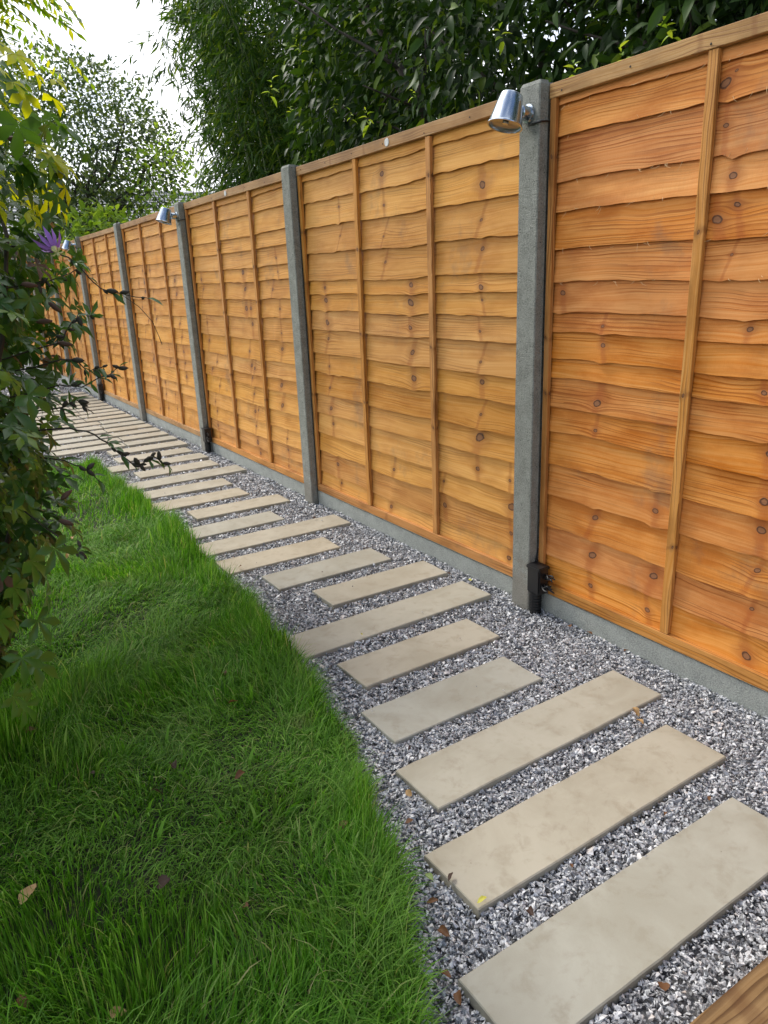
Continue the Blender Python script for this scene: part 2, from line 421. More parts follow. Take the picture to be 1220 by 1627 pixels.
# ------------------------------------------------------------------ ground
def lawn_edge(y):
    y = np.asarray(y, float)
    pts = [(-3, -2.0), (-1.8, -1.60), (-1.32, -1.41), (-1.05, -1.28), (-.82, -1.19), (-.5, -1.09), (-.18, -1.04), (.12, -1.01), (.62, -.95), (1.15, -.92), (1.8, -.90), (2.7, -.90), (3.6, -.93), (4.3, -1.3), (14, -1.35)]
    return np.interp(y, [p[0] for p in pts], [p[1] for p in pts])+.010*np.sin(y*11+1)+.008*np.sin(y*23.7)+.006*np.sin(y*51+2)

bm = bmesh.new()
n = 24
xs = [-120, -30, -8, -3] + [-2.5+0.5*i for i in range(12)] + [6, 15, 40, 120]
ys = [-60, -15, -4] + [-2+i for i in range(18)] + [20, 40, 90, 200]
grid = [[bm.verts.new((x, y, -0.06)) for y in ys] for x in xs]
for i in range(len(xs)-1):
    for j in range(len(ys)-1):
        bm.faces.new((grid[i][j], grid[i+1][j], grid[i+1][j+1], grid[i][j+1]))
link('ground', bm_mesh('ground', bm), M_FARGROUND, kind='structure')

def lawn_z(x, y):
    return 0.012 + 0.010*np.sin(x*2.1+0.4)*np.cos(y*1.7) + 0.007*np.sin(x*5.3+y*3.1) + 0.004*np.sin(y*9.1-x*7.3)

bm = bmesh.new()
yy = np.concatenate([np.arange(-3.0, 5.0, 0.08), np.arange(5.0, 14.5, 0.3)])
rows = []
for y in yy:
    e = float(lawn_edge(y)); r_ = []
    for k, f in enumerate(np.linspace(0, 1, 30)):
        x = e - 4.5*(1-f)**1.6
        r_.append(bm.verts.new((x, y, float(lawn_z(x, y)))))
    r_.append(bm.verts.new((e+0.012, y, -0.03)))
    rows.append(r_)
for a, b in zip(rows, rows[1:]):
    for k in range(len(a)-1):
        bm.faces.new((a[k], a[k+1], b[k+1], b[k]))
link('lawn', bm_mesh('lawn', bm, True), M_SOIL, kind='structure')

bm = bmesh.new()
rows = []
for y in np.arange(-3.0, 14.4, 0.25):
    e = float(lawn_edge(y))
    rows.append([bm.verts.new((x, y, -0.024)) for x in np.linspace(e-0.05, 0.12, 8)])
for a, b in zip(rows, rows[1:]):
    for k in range(7): bm.faces.new((a[k], a[k+1], b[k+1], b[k]))
link('gravel_bed', bm_mesh('gravel_bed', bm), M_BED, kind='structure')

# ------------------------------------------------------------------ paving slabs
SL = [(-.835, -1.366, .9, .8), (-.70, -1.065, .9, .9), (-.58, -.760, .9, 1.0), (-.66, -.458, .6, .7), (-.572, -.143, .6, 1.2), (-.50, .162, .9, 1.1), (-.345, .482, .6, -.5),
      (-.455, .785, .6, .2), (-.565, 1.100, .6, -1.0), (-.46, 1.405, .87, -.1), (-.59, 1.71, .6, 1.0), (-.40, 2.03, .6, -.6), (-.542, 2.35, .6, 0), (-.535, 2.66, .6, -1), (-.43, 2.96, .85, 1.0),
      (-.40, 3.27, .6, .5), (-.45, 3.58, .75, 0), (-.40, 3.88, .6, .8), (-.36, 4.20, .64, .4)]
nm_ord = ['first', 'second', 'third', 'fourth', 'fifth', 'sixth', 'seventh', 'eighth', 'ninth', 'tenth', 'eleventh', 'twelfth', 'thirteenth', 'fourteenth', 'fifteenth', 'sixteenth', 'seventeenth', 'eighteenth', 'nineteenth', 'twentieth',
          'twenty-first', 'twenty-second', 'twenty-third', 'twenty-fourth', 'twenty-fifth', 'twenty-sixth', 'twenty-seventh', 'twenty-eighth', 'twenty-ninth', 'thirtieth', 'thirty-first', 'thirty-second', 'thirty-third', 'thirty-fourth', 'thirty-fifth']
slabs = []
for i, (x, y, L, a) in enumerate(SL):
    kind = 'long' if L > .8 else 'short'
    slabs.append((x, y, L, a, '%s beige sandstone slab, %s crosswise row from the wooden sleeper' % (kind, nm_ord[i])))
y = 4.50; i = len(SL)
while y < 11.2 and i < 35:
    j = -.46 + random.uniform(-.06, .06)
    slabs.append(((j+.005-.03)/2, y, -.03-j-.01, random.uniform(-.6, .6), 'pale slab nearest the fence in the %s row, joined to one on the lawn side' % nm_ord[i]))
    slabs.append((j-.305, y+random.uniform(-.004, .004), .6, random.uniform(-.6, .6), 'pale slab on the lawn side of the %s row, half behind leaves' % nm_ord[i]))
    y += .262; i += 1
SLABS = []
def slab_mesh(L, W):
    bm = bmesh.new()
    N = max(6, int(L/0.06)); rim = []
    pts = []
    for k in range(N): pts.append((-L/2+L*k/N, -W/2))
    for k in range(3): pts.append((L/2, -W/2+W*k/3))
    for k in range(N): pts.append((L/2-L*k/N, W/2))
    for k in range(3): pts.append((-L/2, W/2-W*k/3))
    j = [random.uniform(-.0012, .0012) for _ in pts]
    top = [bm.verts.new((x*(1-.004/L)+a, yv*(1-.006/W)+a, 0)) for (x, yv), a in zip(pts, j)]
    mid = [bm.verts.new((x+a, yv+a, -.0025)) for (x, yv), a in zip(pts, j)]
    bot = [bm.verts.new((x+random.uniform(-.001, .001), yv+random.uniform(-.001, .001), -.026)) for (x, yv) in pts]
    n = len(pts)
    bm.faces.new(top)
    for A, B in ((top, mid), (mid, bot)):
        for k in range(n): bm.faces.new((A[k], A[(k+1) % n], B[(k+1) % n], B[k]))
    return bm_mesh('slab', bm, False)
for k, (x, y, L, a, lab) in enumerate(slabs):
    W = .195 if k < len(SL) else .172
    o = link('paving_slab', slab_mesh(L, W), M_SLAB, label=lab, cat='paving slab', group='sandstone slabs laid across the gravel path')
    o.location = (x, y, .010+random.uniform(-.001, .002)); o.rotation_euler = (R(random.uniform(-.25, .25)), R(random.uniform(-.15, .15)), R(a))
    SLABS.append((x, y, L, W, R(a)))

def in_slab(X, Y, m):
    hit = np.zeros(len(X), bool)
    for (x, y, L, W, a) in SLABS:
        dx, dy = X-x, Y-y
        lx = dx*math.cos(a)+dy*math.sin(a); ly = -dx*math.sin(a)+dy*math.cos(a)
        hit |= (np.abs(lx) < L/2-m) & (np.abs(ly) < W/2-m)
    return hit

# ------------------------------------------------------------------ gravel chips
def rot_from(axis_ang):
    """random rotations from (n,3) euler"""
    a, b, c = axis_ang.T
    ca, sa, cb, sb, cc, sc = np.cos(a), np.sin(a), np.cos(b), np.sin(b), np.cos(c), np.sin(c)
    Rm = np.empty((len(a), 3, 3))
    Rm[:, 0, 0] = cb*cc; Rm[:, 0, 1] = sa*sb*cc-ca*sc; Rm[:, 0, 2] = ca*sb*cc+sa*sc
    Rm[:, 1, 0] = cb*sc; Rm[:, 1, 1] = sa*sb*sc+ca*cc; Rm[:, 1, 2] = ca*sb*sc-sa*cc
    Rm[:, 2, 0] = -sb;   Rm[:, 2, 1] = sa*cb;          Rm[:, 2, 2] = ca*cb
    return Rm
CUBE = np.array([(1, .25, .1), (-1, -.2, .1), (.15, 1, 0), (-.2, -1, .1), (.1, 0, 1), (0, .1, -1)], float)*0.86
CUBE_F = np.array([(0, 2, 4), (2, 1, 4), (1, 3, 4), (3, 0, 4), (2, 0, 5), (1, 2, 5), (3, 1, 5), (0, 3, 5)])
def chips(X, Y, Z, size):
    n = len(X)
    sc = np.stack([size*RNG.uniform(.7, 1.35, n), size*RNG.uniform(.55, 1.0, n), size*RNG.uniform(.35, .75, n)], 1)
    V = (CUBE[None]+RNG.uniform(-.38, .38, (n, 6, 3)))*sc[:, None, :]
    ang = np.stack([RNG.normal(0, .55, n), RNG.normal(0, .55, n), RNG.uniform(0, 6.28, n)], 1)
    V = np.einsum('nij,nkj->nki', rot_from(ang), V)
    V += np.stack([X, Y, Z], 1)[:, None, :]
    F = CUBE_F[None]+np.arange(n)[:, None, None]*6
    return V.reshape(-1, 3), F.reshape(-1, 3)
VV, FF = [], []
def add_chips(n, y0, y1, size, zb):
    Y = RNG.uniform(y0, y1, n); E_ = lawn_edge(Y); X = E_-.02 + (0.052-E_+.02)*RNG.uniform(0, 1, n)
    ok = ~in_slab(X, Y, -size*.15)
    post = np.zeros(n, bool)
    for k in range(-1, 8): post |= (X > -.004) & (Y < k*1.93+.004) & (Y > k*1.93-.104)
    ok &= ~post
    X, Y = X[ok], Y[ok]
    Z = zb + RNG.uniform(-.009, .004, len(X)) - .010*np.clip((X+.20)/.25, 0, 1) + .003*np.sin(X*17)*np.sin(Y*13)
    V, F = chips(X, Y, Z, size*np.clip(RNG.lognormal(-.08, .33, len(X)), .45, 2.0))
    FF.append(F + sum(len(v) for v in VV)); VV.append(V)
add_chips(68000, -1.75, -.4, .0066, -.004)
add_chips(60000, -.4, 1.6, .0073, -.004)
add_chips(34000, 1.6, 4.0, .0092, -.005)
add_chips(13000, 4.0, 8.0, .0105, -.006)
add_chips(6000, 8.0, 13.5, .015, -.008)
# a few stray chips on top of the slabs
X = RNG.uniform(-1.2, 0, 50); Y = RNG.uniform(-1.5, 3.5, 50); m = in_slab(X, Y, .0)
V, F = chips(X[m], Y[m], np.full(m.sum(), .017), np.full(m.sum(), .0045)); FF.append(F+sum(len(v) for v in VV)); VV.append(V)
link('gravel', np_mesh('gravel', np.concatenate(VV), np.concatenate(FF)), M_CHIP, kind='stuff', label='grey and white slate chippings filling the path between slabs', cat='gravel')

# ------------------------------------------------------------------ fence
def wood_attrs(me, pco, knots=()):
    at = me.attributes.new('pco', 'FLOAT_VECTOR', 'POINT'); at.data.foreach_set('vector', np.asarray(pco, np.float32).ravel())
    ks = list(knots)[:3] + [(9., 9., 0.)]*3
    for nme, k in zip(('ka', 'kb', 'kc'), ks):
        a = me.attributes.new(nme, 'FLOAT_VECTOR', 'POINT')
        a.data.foreach_set('vector', np.tile(np.asarray(k, np.float32), len(me.vertices)))

def wood_box(name, x0, x1, y0, y1, z0, z1, mat, parent, axis, knots=(), bev=.0015, wob=0.0, **kw):
    bm = bmesh.new(); bm_box(bm, x0, x1, y0, y1, z0, z1)
    if axis == 'z' or axis == 'y':
        # subdivide along the length so that it can bow slightly
        ax = 2 if axis == 'z' else 1
        L = (z1-z0) if ax == 2 else (y1-y0)
        es = [e for e in bm.edges if abs(e.verts[0].co[ax]-e.verts[1].co[ax]) > L*.9]
        bmesh.ops.subdivide_edges(bm, edges=es, cuts=7, use_grid_fill=True)
    bmesh.ops.bevel(bm, geom=[e for e in bm.edges if e.calc_face_angle(0) > 1], offset=bev, segments=1, affect='EDGES')
    seed = random.uniform(0, 90)
    ph = random.uniform(0, 6)
    if wob:
        for v in bm.verts:
            q = v.co[2 if axis == 'z' else 1]
            if axis == 'z': v.co.y += wob*math.sin(q*2.6+ph)
            elif axis == 'y': v.co.z += wob*math.sin(q*2.2+ph)
    me = bm_mesh(name, bm)
    pc = []
    for v in me.vertices:
        x, y, z = v.co
        if axis == 'z': pc.append((z, y+x*.9, seed))
        elif axis == 'y': pc.append((y, z+x*.9, seed))
        else: pc.append((x, z+y*.9, seed))
    wood_attrs(me, pc, knots)
    return link(name, me, mat, parent, **kw)

P1 = [1.841, 1.747, 1.605, 1.51, 1.386, 1.274, 1.172, 1.101, 1.008, 0.935, 0.828, 0.728, 0.603, 0.482, 0.351, 0.227]
P2 = [1.83, 1.72, 1.592, 1.454, 1.314, 1.243, 1.153, 1.049, 0.916, 0.807, 0.678, 0.567, 0.441, 0.33, 0.20]
P3 = [1.835, 1.74, 1.613, 1.526, 1.417, 1.331, 1.217, 1.101, 0.956, 0.82, 0.713, 0.633, 0.503, 0.39, 0.279, .19]
XF = 0.045     # front of the frame
def board(parent, mat, y0, y1, zb, zt, edge, bumps, knots, nseg, seed, lowest=False):
    L = y1-y0; V = []; PC = []; F = []
    rowsn = 4
    for k in range(nseg+1):
        y = y0+L*k/nseg
        bot = zb + (0 if lowest else edge(y))
        bl = sum(a*math.exp(-((y-c)/w)**2) for c, w, a in bumps)
        h_ = zt+.018-bot
        vsv = [(.010, bot+.006), (0, bot), (.015*.34, bot+.34*h_), (.015*.7, bot+.7*h_), (.015, zt+.018), (.0215, zt+.018)]
        for q, (dx, z) in enumerate(vsv):
            b = bl*(1.0, 1.0, .8, .5, 0, 0)[q]
            V.append((XF+.016+dx-b, y, z))
            PC.append((y-y0, z-zb, seed))
    m = 6
    for k in range(nseg):
        for q in range(m-1):
            F.append((k*m+q, (k+1)*m+q, (k+1)*m+q+1, k*m+q+1))
        F.append((k*m+5, (k+1)*m+5, (k+1)*m, k*m))
    me = np_mesh('board', V, F, True)
    me.set_sharp_from_angle(angle=R(35))
    wood_attrs(me, PC, knots)
    return link('board', me, mat, parent)

def lap_panel(yn, yf, seams, mat, label, near=True, knotcols=None):
    """panel between yn (near end) and yf (far end)"""
    root = empty('fence_panel', (0, yn, 0), label=label, cat='fence panel', group='overlapping board panels slotted between concrete posts')
    T, B = 1.915, .075
    o = yn
    wood_box('top_rail', XF-.004, XF+.040, yn-o, yf-o, T-.045, T, M_RAIL, root, 'y', knots=[(random.uniform(.3, 1.5), T-.02, .006), (random.uniform(.3, 1.5), T-.03, .005)], wob=.002)
    wood_box('bottom_rail', XF-.001, XF+.040, yn-o, yf-o, B, B+.044, M_RAIL if not near else M_BATTEN, root, 'y', knots=[(random.uniform(.4, 1.4), B+.02, .008)], wob=.001)
    L = yf-yn
    pos = [0.0, L/3-.016, 2*L/3-.016, L-.028]
    for q, pz in enumerate(pos):
        wood_box('batten', XF, XF+.0165, pz+.001, pz+(.034 if 0 < q < 3 else .027), B+.0445, T-.0455, M_BATTEN, root, 'z',
                 knots=[(random.uniform(.3, .9), pz+.012+XF*.9, .004), (random.uniform(.9, 1.4), pz+.02+XF*.9, .0045), (random.uniform(1.4, 1.8), pz+.015+XF*.9, .005)], wob=.0025 if 0 < q < 3 else .0008)
    # back frame, seen only from the other side
    for pz in (0.0, L-.028, L/2):
        wood_box('back_batten', XF+.041, XF+.053, pz+.001, pz+.03, B+.0445, T-.0455, M_BATTEN, root, 'z')
    # knots run in chains where neighbouring boards were cut from one log
    chains = []
    z_hi = T
    for _ in range(2 if near else 2):
        pass
    cols = knotcols
    if cols is None:
        cols = []
        for bay in range(3):
            c = L*bay/3+random.uniform(.12, .45); zz = random.uniform(1.2, 1.9)
            cols.append((c, random.uniform(-.05, .05), .0, zz, random.uniform(.006, .011)))
            cols.append((L*bay/3+random.uniform(.10, .5), random.uniform(-.05, .05), random.uniform(0, .5), random.uniform(.8, 1.9), random.uniform(.006, .012)))
    zs = [T-.01]+seams+[B+.04]
    nseg = 64 if near else 22
    ph = [random.uniform(0, 6.28) for _ in range(6)]
    for i in range(len(zs)-1):
        zt, zb = zs[i], zs[i+1]
        lowest = i == len(zs)-2
        dph = [p+random.uniform(-.5, .5) for p in ph]
        amp = random.uniform(.45, 1.2)
        bumps = []; ks = []
        zc = (zt+zb)/2
        for (c, slope, z0, z1, kr) in cols:
            if z0 <= zc <= z1:
                cy = c+slope*(zc-z0)+random.uniform(-.008, .008)
                bumps.append((cy, random.uniform(.014, .03), random.uniform(-.002, .0085)*min(1.2, kr/.008)))
                ks.append((cy, random.uniform(.3, .7)*(zt-zb), kr*random.uniform(.55, 1.5)))
        random.shuffle(ks)
        dips = [(c, w*.8, random.uniform(-.010, .006)) for c, w, a in bumps]
        tilt = random.uniform(-.004, .004); rj = random.uniform(0, 50)
        ragged = random.random() < .55
        def edge(y, dph=dph, amp=amp, dips=dips, tilt=tilt, rj=rj, ragged=ragged):
            s = amp*(.0045*math.sin(y*3.3+dph[0])+.003*math.sin(y*7.7+dph[1])+.0016*math.sin(y*17+dph[2])+.0008*math.sin(y*41+dph[3])+((.0022*math.sin(y*97+rj)*math.sin(y*61)+.0012*math.sin(y*211+rj)) if ragged else .0005*math.sin(y*130+rj)))
            s += tilt*(y-.9)
            for c, w, a in dips: s += a*math.exp(-((y-c)/w)**2)
            return s
        board(root, mat, .004, L-.004, zb, zt, edge, bumps, ks, nseg, random.uniform(0, 90), lowest)
    return root

H_POST = 1.927
def post(y, label):
    """H section concrete post, front face x=0, far edge at y"""
    prof = [(0.004, 0), (0, .004), (0, .096), (.004, .1), (.040, .1), (.043, .078), (.097, .078), (.10, .1), (.132, .1), (.135, .096), (.135, .004), (.132, 0), (.10, 0), (.097, .022), (.043, .022), (.040, 0)]
    bm = bmesh.new(); levels = [-.25, .1, .5, 1.0, 1.4, H_POST-.012, H_POST]
    lean = random.uniform(-.002, .002); rings = []
    for li, z in enumerate(levels):
        rings.append([bm.verts.new((x if li < 6 else .0675+(x-.0675)*.90, (-.05+(-.05+yy+0)*(1 if li < 6 else .88)) + lean*z, z)) for x, yy in prof])
    n = len(prof)
    for a, b in zip(rings, rings[1:]):
        for k in range(n): bm.faces.new((a[k], a[(k+1) % n], b[(k+1) % n], b[k]))
    bm.faces.new(rings[-1]); bm.faces.new(rings[0])
    o = link('concrete_post', bm_mesh('concrete_post', bm), M_POST, label=label, cat='fence post', group='slotted concrete posts along the fence')
    o.location = (0, y, 0)
    return o

def gravel_board(yn, yf, label):
    bm = bmesh.new(); bm_box(bm, XF+.003, XF+.045, yn, yf, -.2, .0735)
    es = [e for e in bm.edges if abs(e.verts[0].co.y-e.verts[1].co.y) > 1]
    bmesh.ops.bevel(bm, geom=es, offset=.005, segments=2, affect='EDGES')
    o = link('gravel_board', bm_mesh('gravel_board', bm), M_GBOARD, label=label, cat='gravel board', group='concrete gravel boards under the fence panels')
    return o

PY = [-1.93+1.93*k for k in range(9)]     # far edges of posts
plab = ['concrete post just out of frame at the near end of the fence',
        'tallest looking concrete post, bearing the big close lamp and a black box at its foot',
        'concrete post without a lamp, between the two nearest lamp posts',
        'concrete post with the middle lamp and a small black box at its foot',
        'lampless concrete post between the middle lamp and the farthest lamp',
        'concrete post with the farthest lamp, next to the purple flower',
        'concrete post just beyond the farthest lamp, behind hanging vine twigs',
        'concrete post far down the fence, mostly behind vine leaves',
        'last concrete post at the far end of the fence']
qlab = ['closest lap panel, orange with big knots and hanging fibres',
        'second lap panel, just past the big close lamp',
        'third lap panel, nearer side of the middle lamp',
        'fourth lap panel, farther side of the middle lamp',
        'fifth lap panel, nearer side of the farthest lamp',
        'sixth lap panel, just past the farthest lamp',
        'seventh lap panel, far off and partly behind the vine',
        'eighth and last lap panel, at the far end']
seam_sets = [P1, P2, P3]
kc0 = [(1.60-.0, .02, .9, 1.60, .012), (1.55, -.02, .12, .85, .009), (.62, .03, .12, 1.15, .008), (.32, -.03, .12, .85, .014), (1.02, .04, 1.35, 1.9, .017), (.90, .02, .5, 1.25, .015), (1.36, .0, .7, 1.18, .005)]
# positions are measured from the near end of the panel; its far end is 1.82
panels = []
for k in range(8):
    yn = PY[k]-.010; yf = PY[k+1]-.104
    if k == 0: cols = [(1.575, .0, .12, 1.15, .009), (1.30, .01, .12, .80, .010), (1.76, .0, 1.18, 1.3, .008), (1.05, .0, 1.05, 1.30, .0115), (1.18, .0, 1.40, 1.86, .0105), (1.10, .1, 1.2, 1.86, .006), (.935, .0, .12, .80, .010), (.97, .1, .85, 1.05, .010), (.55, .05, .12, 1.9, .012), (.25, .02, .3, 1.7, .012)]
    elif k == 1: cols = [(.29, .0, 1.30, 1.75, .012), (.285, .0, .72, 1.28, .009), (.31, -.05, .50, .72, .013), (.09, .0, .1, .58, .011), (.79, .0, .80, 1.32, .012), (1.0, .0, 1.33, 1.8, .008), (1.04, -.2, .1, .46, .013), (.555, .0, .1, .48, .011), (1.62, .0, .60, 1.35, .010), (1.57, .15, .15, .58, .011), (1.42, .0, 1.4, 1.75, .007)]
    else: cols = None
    if k < 3: sm = seam_sets[k]
    else:
        sm = []; z = 1.915-random.uniform(.07, .1)
        while z > .2:
            sm.append(z); z -= random.uniform(.085, .135)
    p = lap_panel(yn, yf, sm, M_ORANGE if k == 0 else M_GOLD, qlab[k], near=k < 3, knotcols=cols)
    panels.append(p)
    gravel_board(PY[k]-.012, PY[k+1]-.088, 'grey concrete board at gravel level under the %s' % qlab[k].split(' with')[0].split(',')[0])
for k in range(9): post(PY[k], plab[k])

# discs on two top rails
def disc(parent, y, z):
    bm = bmesh.new()
    mt = Matrix.Rotation(R(-90), 4, 'Y')
    bm_lathe(bm, [(0, 0), (.0165, 0), (.0175, .0012), (.0165, .0028), (0, .003)], 20, mt)
    o = link('disc', bm_mesh('disc', bm, angle=40), M_STICKER, parent, label='small round white disc stuck on the rail')
    o.location = (XF-.0045, y, z)
disc(panels[1], .905+.010, 1.893)
disc(panels[2], 2.885-PY[2]+.010, 1.893)

# nail heads
nail_me = None
def nail(parent, y, z):
    global nail_me
    if nail_me is None:
        bm = bmesh.new(); bm_lathe(bm, [(0, .0015), (.003, .001), (.0033, 0)], 8, Matrix.Rotation(R(-90), 4, 'Y')); nail_me = bm_mesh('nail', bm); nail_me.materials.append(M_BARK)
    o = link('nail', nail_me, None, parent); o.location = (XF-.0048, y, z)
for k in range(3):
    for y in (.06, .33, .63, .95, 1.23, 1.5, 1.78): nail(panels[k], y, 1.887+random.uniform(-.006, .006))

# splinters hanging from ragged board edges on the near panel
bm = bmesh.new()
for _ in range(120):
    i = random.choice([0, 1, 2, 3, 4, 5]); z = P1[i]+random.uniform(-.004, .006)
    y = random.uniform(.75, 1.78) if random.random() < .8 else random.uniform(.2, .7)
    if abs(y-(1.825*2/3)) < .03 or abs(y-1.825/3) < .03: continue
    L = random.uniform(.006, .028); a = random.gauss(0, .8)
    x = XF+.013
    p0 = Vector((x, y, z)); p1 = p0+Vector((-.003, math.sin(a)*L*.5, -math.cos(a)*L*.5)); p2 = p0+Vector((-.006, math.sin(a*1.5)*L, -math.cos(a*1.2)*L))
    bm_tube(bm, [p0, p1, p2], [.0006, .0006, .0003], 3, False)
o = link('wood_fibres', bm_mesh('wood_fibres', bm), M_FIBRE, panels[0], kind='stuff')

# ------------------------------------------------------------------ lamps, boxes
def lamp(y, label, tilt=17):
    root = empty('wall_lamp', (0, y-.05, 1.83), label=label, cat='outdoor lamp', group='galvanised downlights on the fence posts')
    # mount
    bm = bmesh.new(); rotx = Matrix.Rotation(R(-90), 4, 'Y')
    bm_lathe(bm, [(0, -.001), (.030, -.001), (.030, .006), (.024, .008), (.024, .040), (.021, .044), (0, .044)], 28, rotx)
    link('mount', bm_mesh('mount', bm, angle=35), M_STEEL, root)
    # shade: open cone, mouth downwards, leaning away from the post
    mt = Matrix.Translation((-.094, 0, .002)) @ Matrix.Rotation(R(tilt), 4, 'Y') @ Matrix.Scale(.86, 4, (0, 0, 1))
    bm = bmesh.new()
    bm_lathe(bm, [(0, .062), (.030, .062), (.036, .0605), (.0385, .056), (.045, .02), (.0575, -.050), (.060, -.054), (.060, -.058), (.0555, -.058), (.0555, -.050), (.043, .02), (.036, .05)], 40, mt)
    link('shade', bm_mesh('shade', bm, angle=30), M_STEEL, root)
    bm = bmesh.new()
    bm_lathe(bm, [(.0558, -.048), (.044, -.046), (.030, -.043), (.0, -.041)], 32, mt)
    link('glass', bm_mesh('glass', bm, angle=40), M_LENS, root)
    bm = bmesh.new(); bm_lathe(bm, [(.0, -.047), (.010, -.049), (.011, -.044), (0, -.042)], 12, mt)
    link('bulb', bm_mesh('bulb', bm, angle=40), M_STEEL, root)
    # cable round the post and down the slot
    bm = bmesh.new()
    bm_tube(bm, [(-.004, .0, -.022), (-.006, -.008, -.036), (-.0045, -.03, -.036), (-.0045, -.05, -.034), (.004, -.0545, -.032), (.03, -.0545, -.029), (.047, -.054, -.03), (.05, -.0535, -.06)], .0032, 8)
    link('cable', bm_mesh('cable', bm, True), M_BLACK, root)
    return root
lamp(0.0, 'big shiny steel lamp on the closest post, mouth showing')
lamp(3.86, 'middle steel lamp hanging on a post over the path', 18)
lamp(7.72, 'farthest steel lamp, small and half behind the purple flower', 18)

def junction(y, label, messy):
    root = empty('cable_box', (0, y, 0), label=label, cat='junction box', group='black cable boxes at the foot of the lamp posts')
    bm = bmesh.new(); vs = bm_box(bm, -.016, .038, -.175, -.104, .080, .192)
    bmesh.ops.bevel(bm, geom=list(bm.edges), offset=.006, segments=2, affect='EDGES')
    link('housing', bm_mesh('housing', bm, angle=30), M_BLACK, root)
    bm = bmesh.new(); bm_box(bm, -.019, .041, -.178, -.1015, .184, .198)
    bmesh.ops.bevel(bm, geom=list(bm.edges), offset=.003, segments=2, affect='EDGES')
    link('lid', bm_mesh('lid', bm, angle=30), M_BLACK, root)
    bm = bmesh.new(); bm_tube(bm, [(.008, -.135, .09), (.008, -.134, .04), (.006, -.133, -.03)], [.022, .02, .02], 14)
    for z in np.arange(-.01, .08, .012): bm_tube(bm, [(.008, -.1345, z), (.008, -.1345, z+.005)], .024, 14)
    link('conduit', bm_mesh('conduit', bm, angle=40), M_BLACK, root)
    for q in range(messy):
        bm = bmesh.new()
        a = random.uniform(-.6, .7)
        p = Vector((random.uniform(-.005, .02), -.174, random.uniform(.10, .165))); pts = [p.copy()]
        d = Vector((-.3, -1, a)).normalized()
        for s in range(5):
            p = p+d*.011; d = (d+Vector((random.uniform(-.5, .5), random.uniform(-.4, .1), random.uniform(-.6, .5)))).normalized(); pts.append(p.copy())
        bm_tube(bm, pts, [.0035]*5+[.002], 6)
        link('cable_tail', bm_mesh('cable_tail', bm, True), M_BLACK, root)
    # feed wire up the post slot
    bm = bmesh.new(); bm_tube(bm, [(.026, -.106, .185), (.036, -.1035, .22), (.046, -.1025, .25)], .0022, 6)
    link('feed_wire', bm_mesh('feed_wire', bm, True), M_BLACK, root)
    return root
junction(0.0, 'black junction box with splayed cable ends beside the closest post foot', 12)
junction(3.86, 'small black junction box at the foot of the middle lamp post', 6)
junction(7.72, 'distant black junction box at the foot of the farthest lamp post', 4)

# ------------------------------------------------------------------ sleeper
wood_box('timber_sleeper', -1.5, -.03, -1.83, -1.615, -.08, .095, M_SLEEPER, None, 'x', knots=[(-.5, 0.1, .012)], bev=.006,
         label='brown timber sleeper edging the near end of the path', cat='sleeper')

# ------------------------------------------------------------------ leaves machinery
def frames(D, N):
    D = D/np.linalg.norm(D, axis=1, keepdims=True)
    X = np.cross(D, N); X /= np.linalg.norm(X, axis=1, keepdims=True)+1e-9
    Z = np.cross(X, D)
    return np.stack([X, D, Z], 2)           # columns: side, along, normal
def scatter(T, TF, P, Rm, sc):
    T = np.asarray(T, float); TF = np.asarray(TF)
    sc = np.asarray(sc)
    sc = sc[:, None, None] if sc.ndim == 1 else sc[:, None, :]
    V = np.einsum('nij,nkj->nki', Rm, T[None]*sc)+P[:, None, :]
    F = TF[None]+np.arange(len(P))[:, None, None]*len(T)
    return V.reshape(-1, 3), F.reshape(-1, TF.shape[1])
def leaf_T(w=.2, fold=.06, droop=.15):
    """pointed oval leaf along +y, length 1"""
    V = [(0, 0, 0), (-w*.8, .3, fold), (0, .3, 0), (w*.8, .3, fold), (-w*.85, .65, fold-droop*.4), (0, .65, -droop*.4), (w*.85, .65, fold-droop*.4), (0, 1, -droop)]
    F = [(0, 2, 1), (0, 3, 2), (1, 2, 5), (1, 5, 4), (2, 3, 6), (2, 6, 5), (4, 5, 7), (5, 6, 7)]
    return V, F
def blade_T(w=.06, droop=.25):
    V = [(0, 0, 0), (-w, .4, -.03-droop*.15), (w, .4, -.03-droop*.15), (0, .4, -droop*.15), (0, 1, -droop)]
    F = [(0, 3, 1), (0, 2, 3), (1, 3, 4), (3, 2, 4)]
    return V, F
def unit(n):
    v = RNG.normal(0, 1, (n, 3)); return v/np.linalg.norm(v, axis=1, keepdims=True)
def leaf_cloud(name, mat, P, out, size, T, parent, down=.5, upn=.8, smin=.7, smax=1.3, **kw):
    n = len(P)
    D = out*.8+unit(n)*.8; D[:, 2] -= down
    N = unit(n)*.7+np.array([0, 0, upn])+out*.3
    V, F = scatter(T[0], T[1], P, frames(D, N), size*RNG.uniform(smin, smax, n))
    return link(name, np_mesh(name, V, F, True), mat, parent, **kw)

def lump_noise(P, f, ph=0.0):
    x, y, z = P.T
    return (np.sin(x*f+1.3+ph)*np.sin(y*f*1.1+.4+ph)*np.sin(z*f*.9+2.1)+.5*np.sin(x*f*2.3+y*f*1.9+ph)*np.sin(z*f*2.1+y*f*.7))

def limb(bm, p0, p1, r0, r1, n=7, seg=5, wig=.05):
    p0, p1 = Vector(p0), Vector(p1); pts = []
    for k in range(seg+1):
        f = k/seg
        pts.append(p0.lerp(p1, f)+Vector((random.uniform(-1, 1), random.uniform(-1, 1), 0))*wig*(p1-p0).length*math.sin(f*3.14))
    bm_tube(bm, pts, [r0+(r1-r0)*k/seg for k in range(seg+1)], n)
    return pts

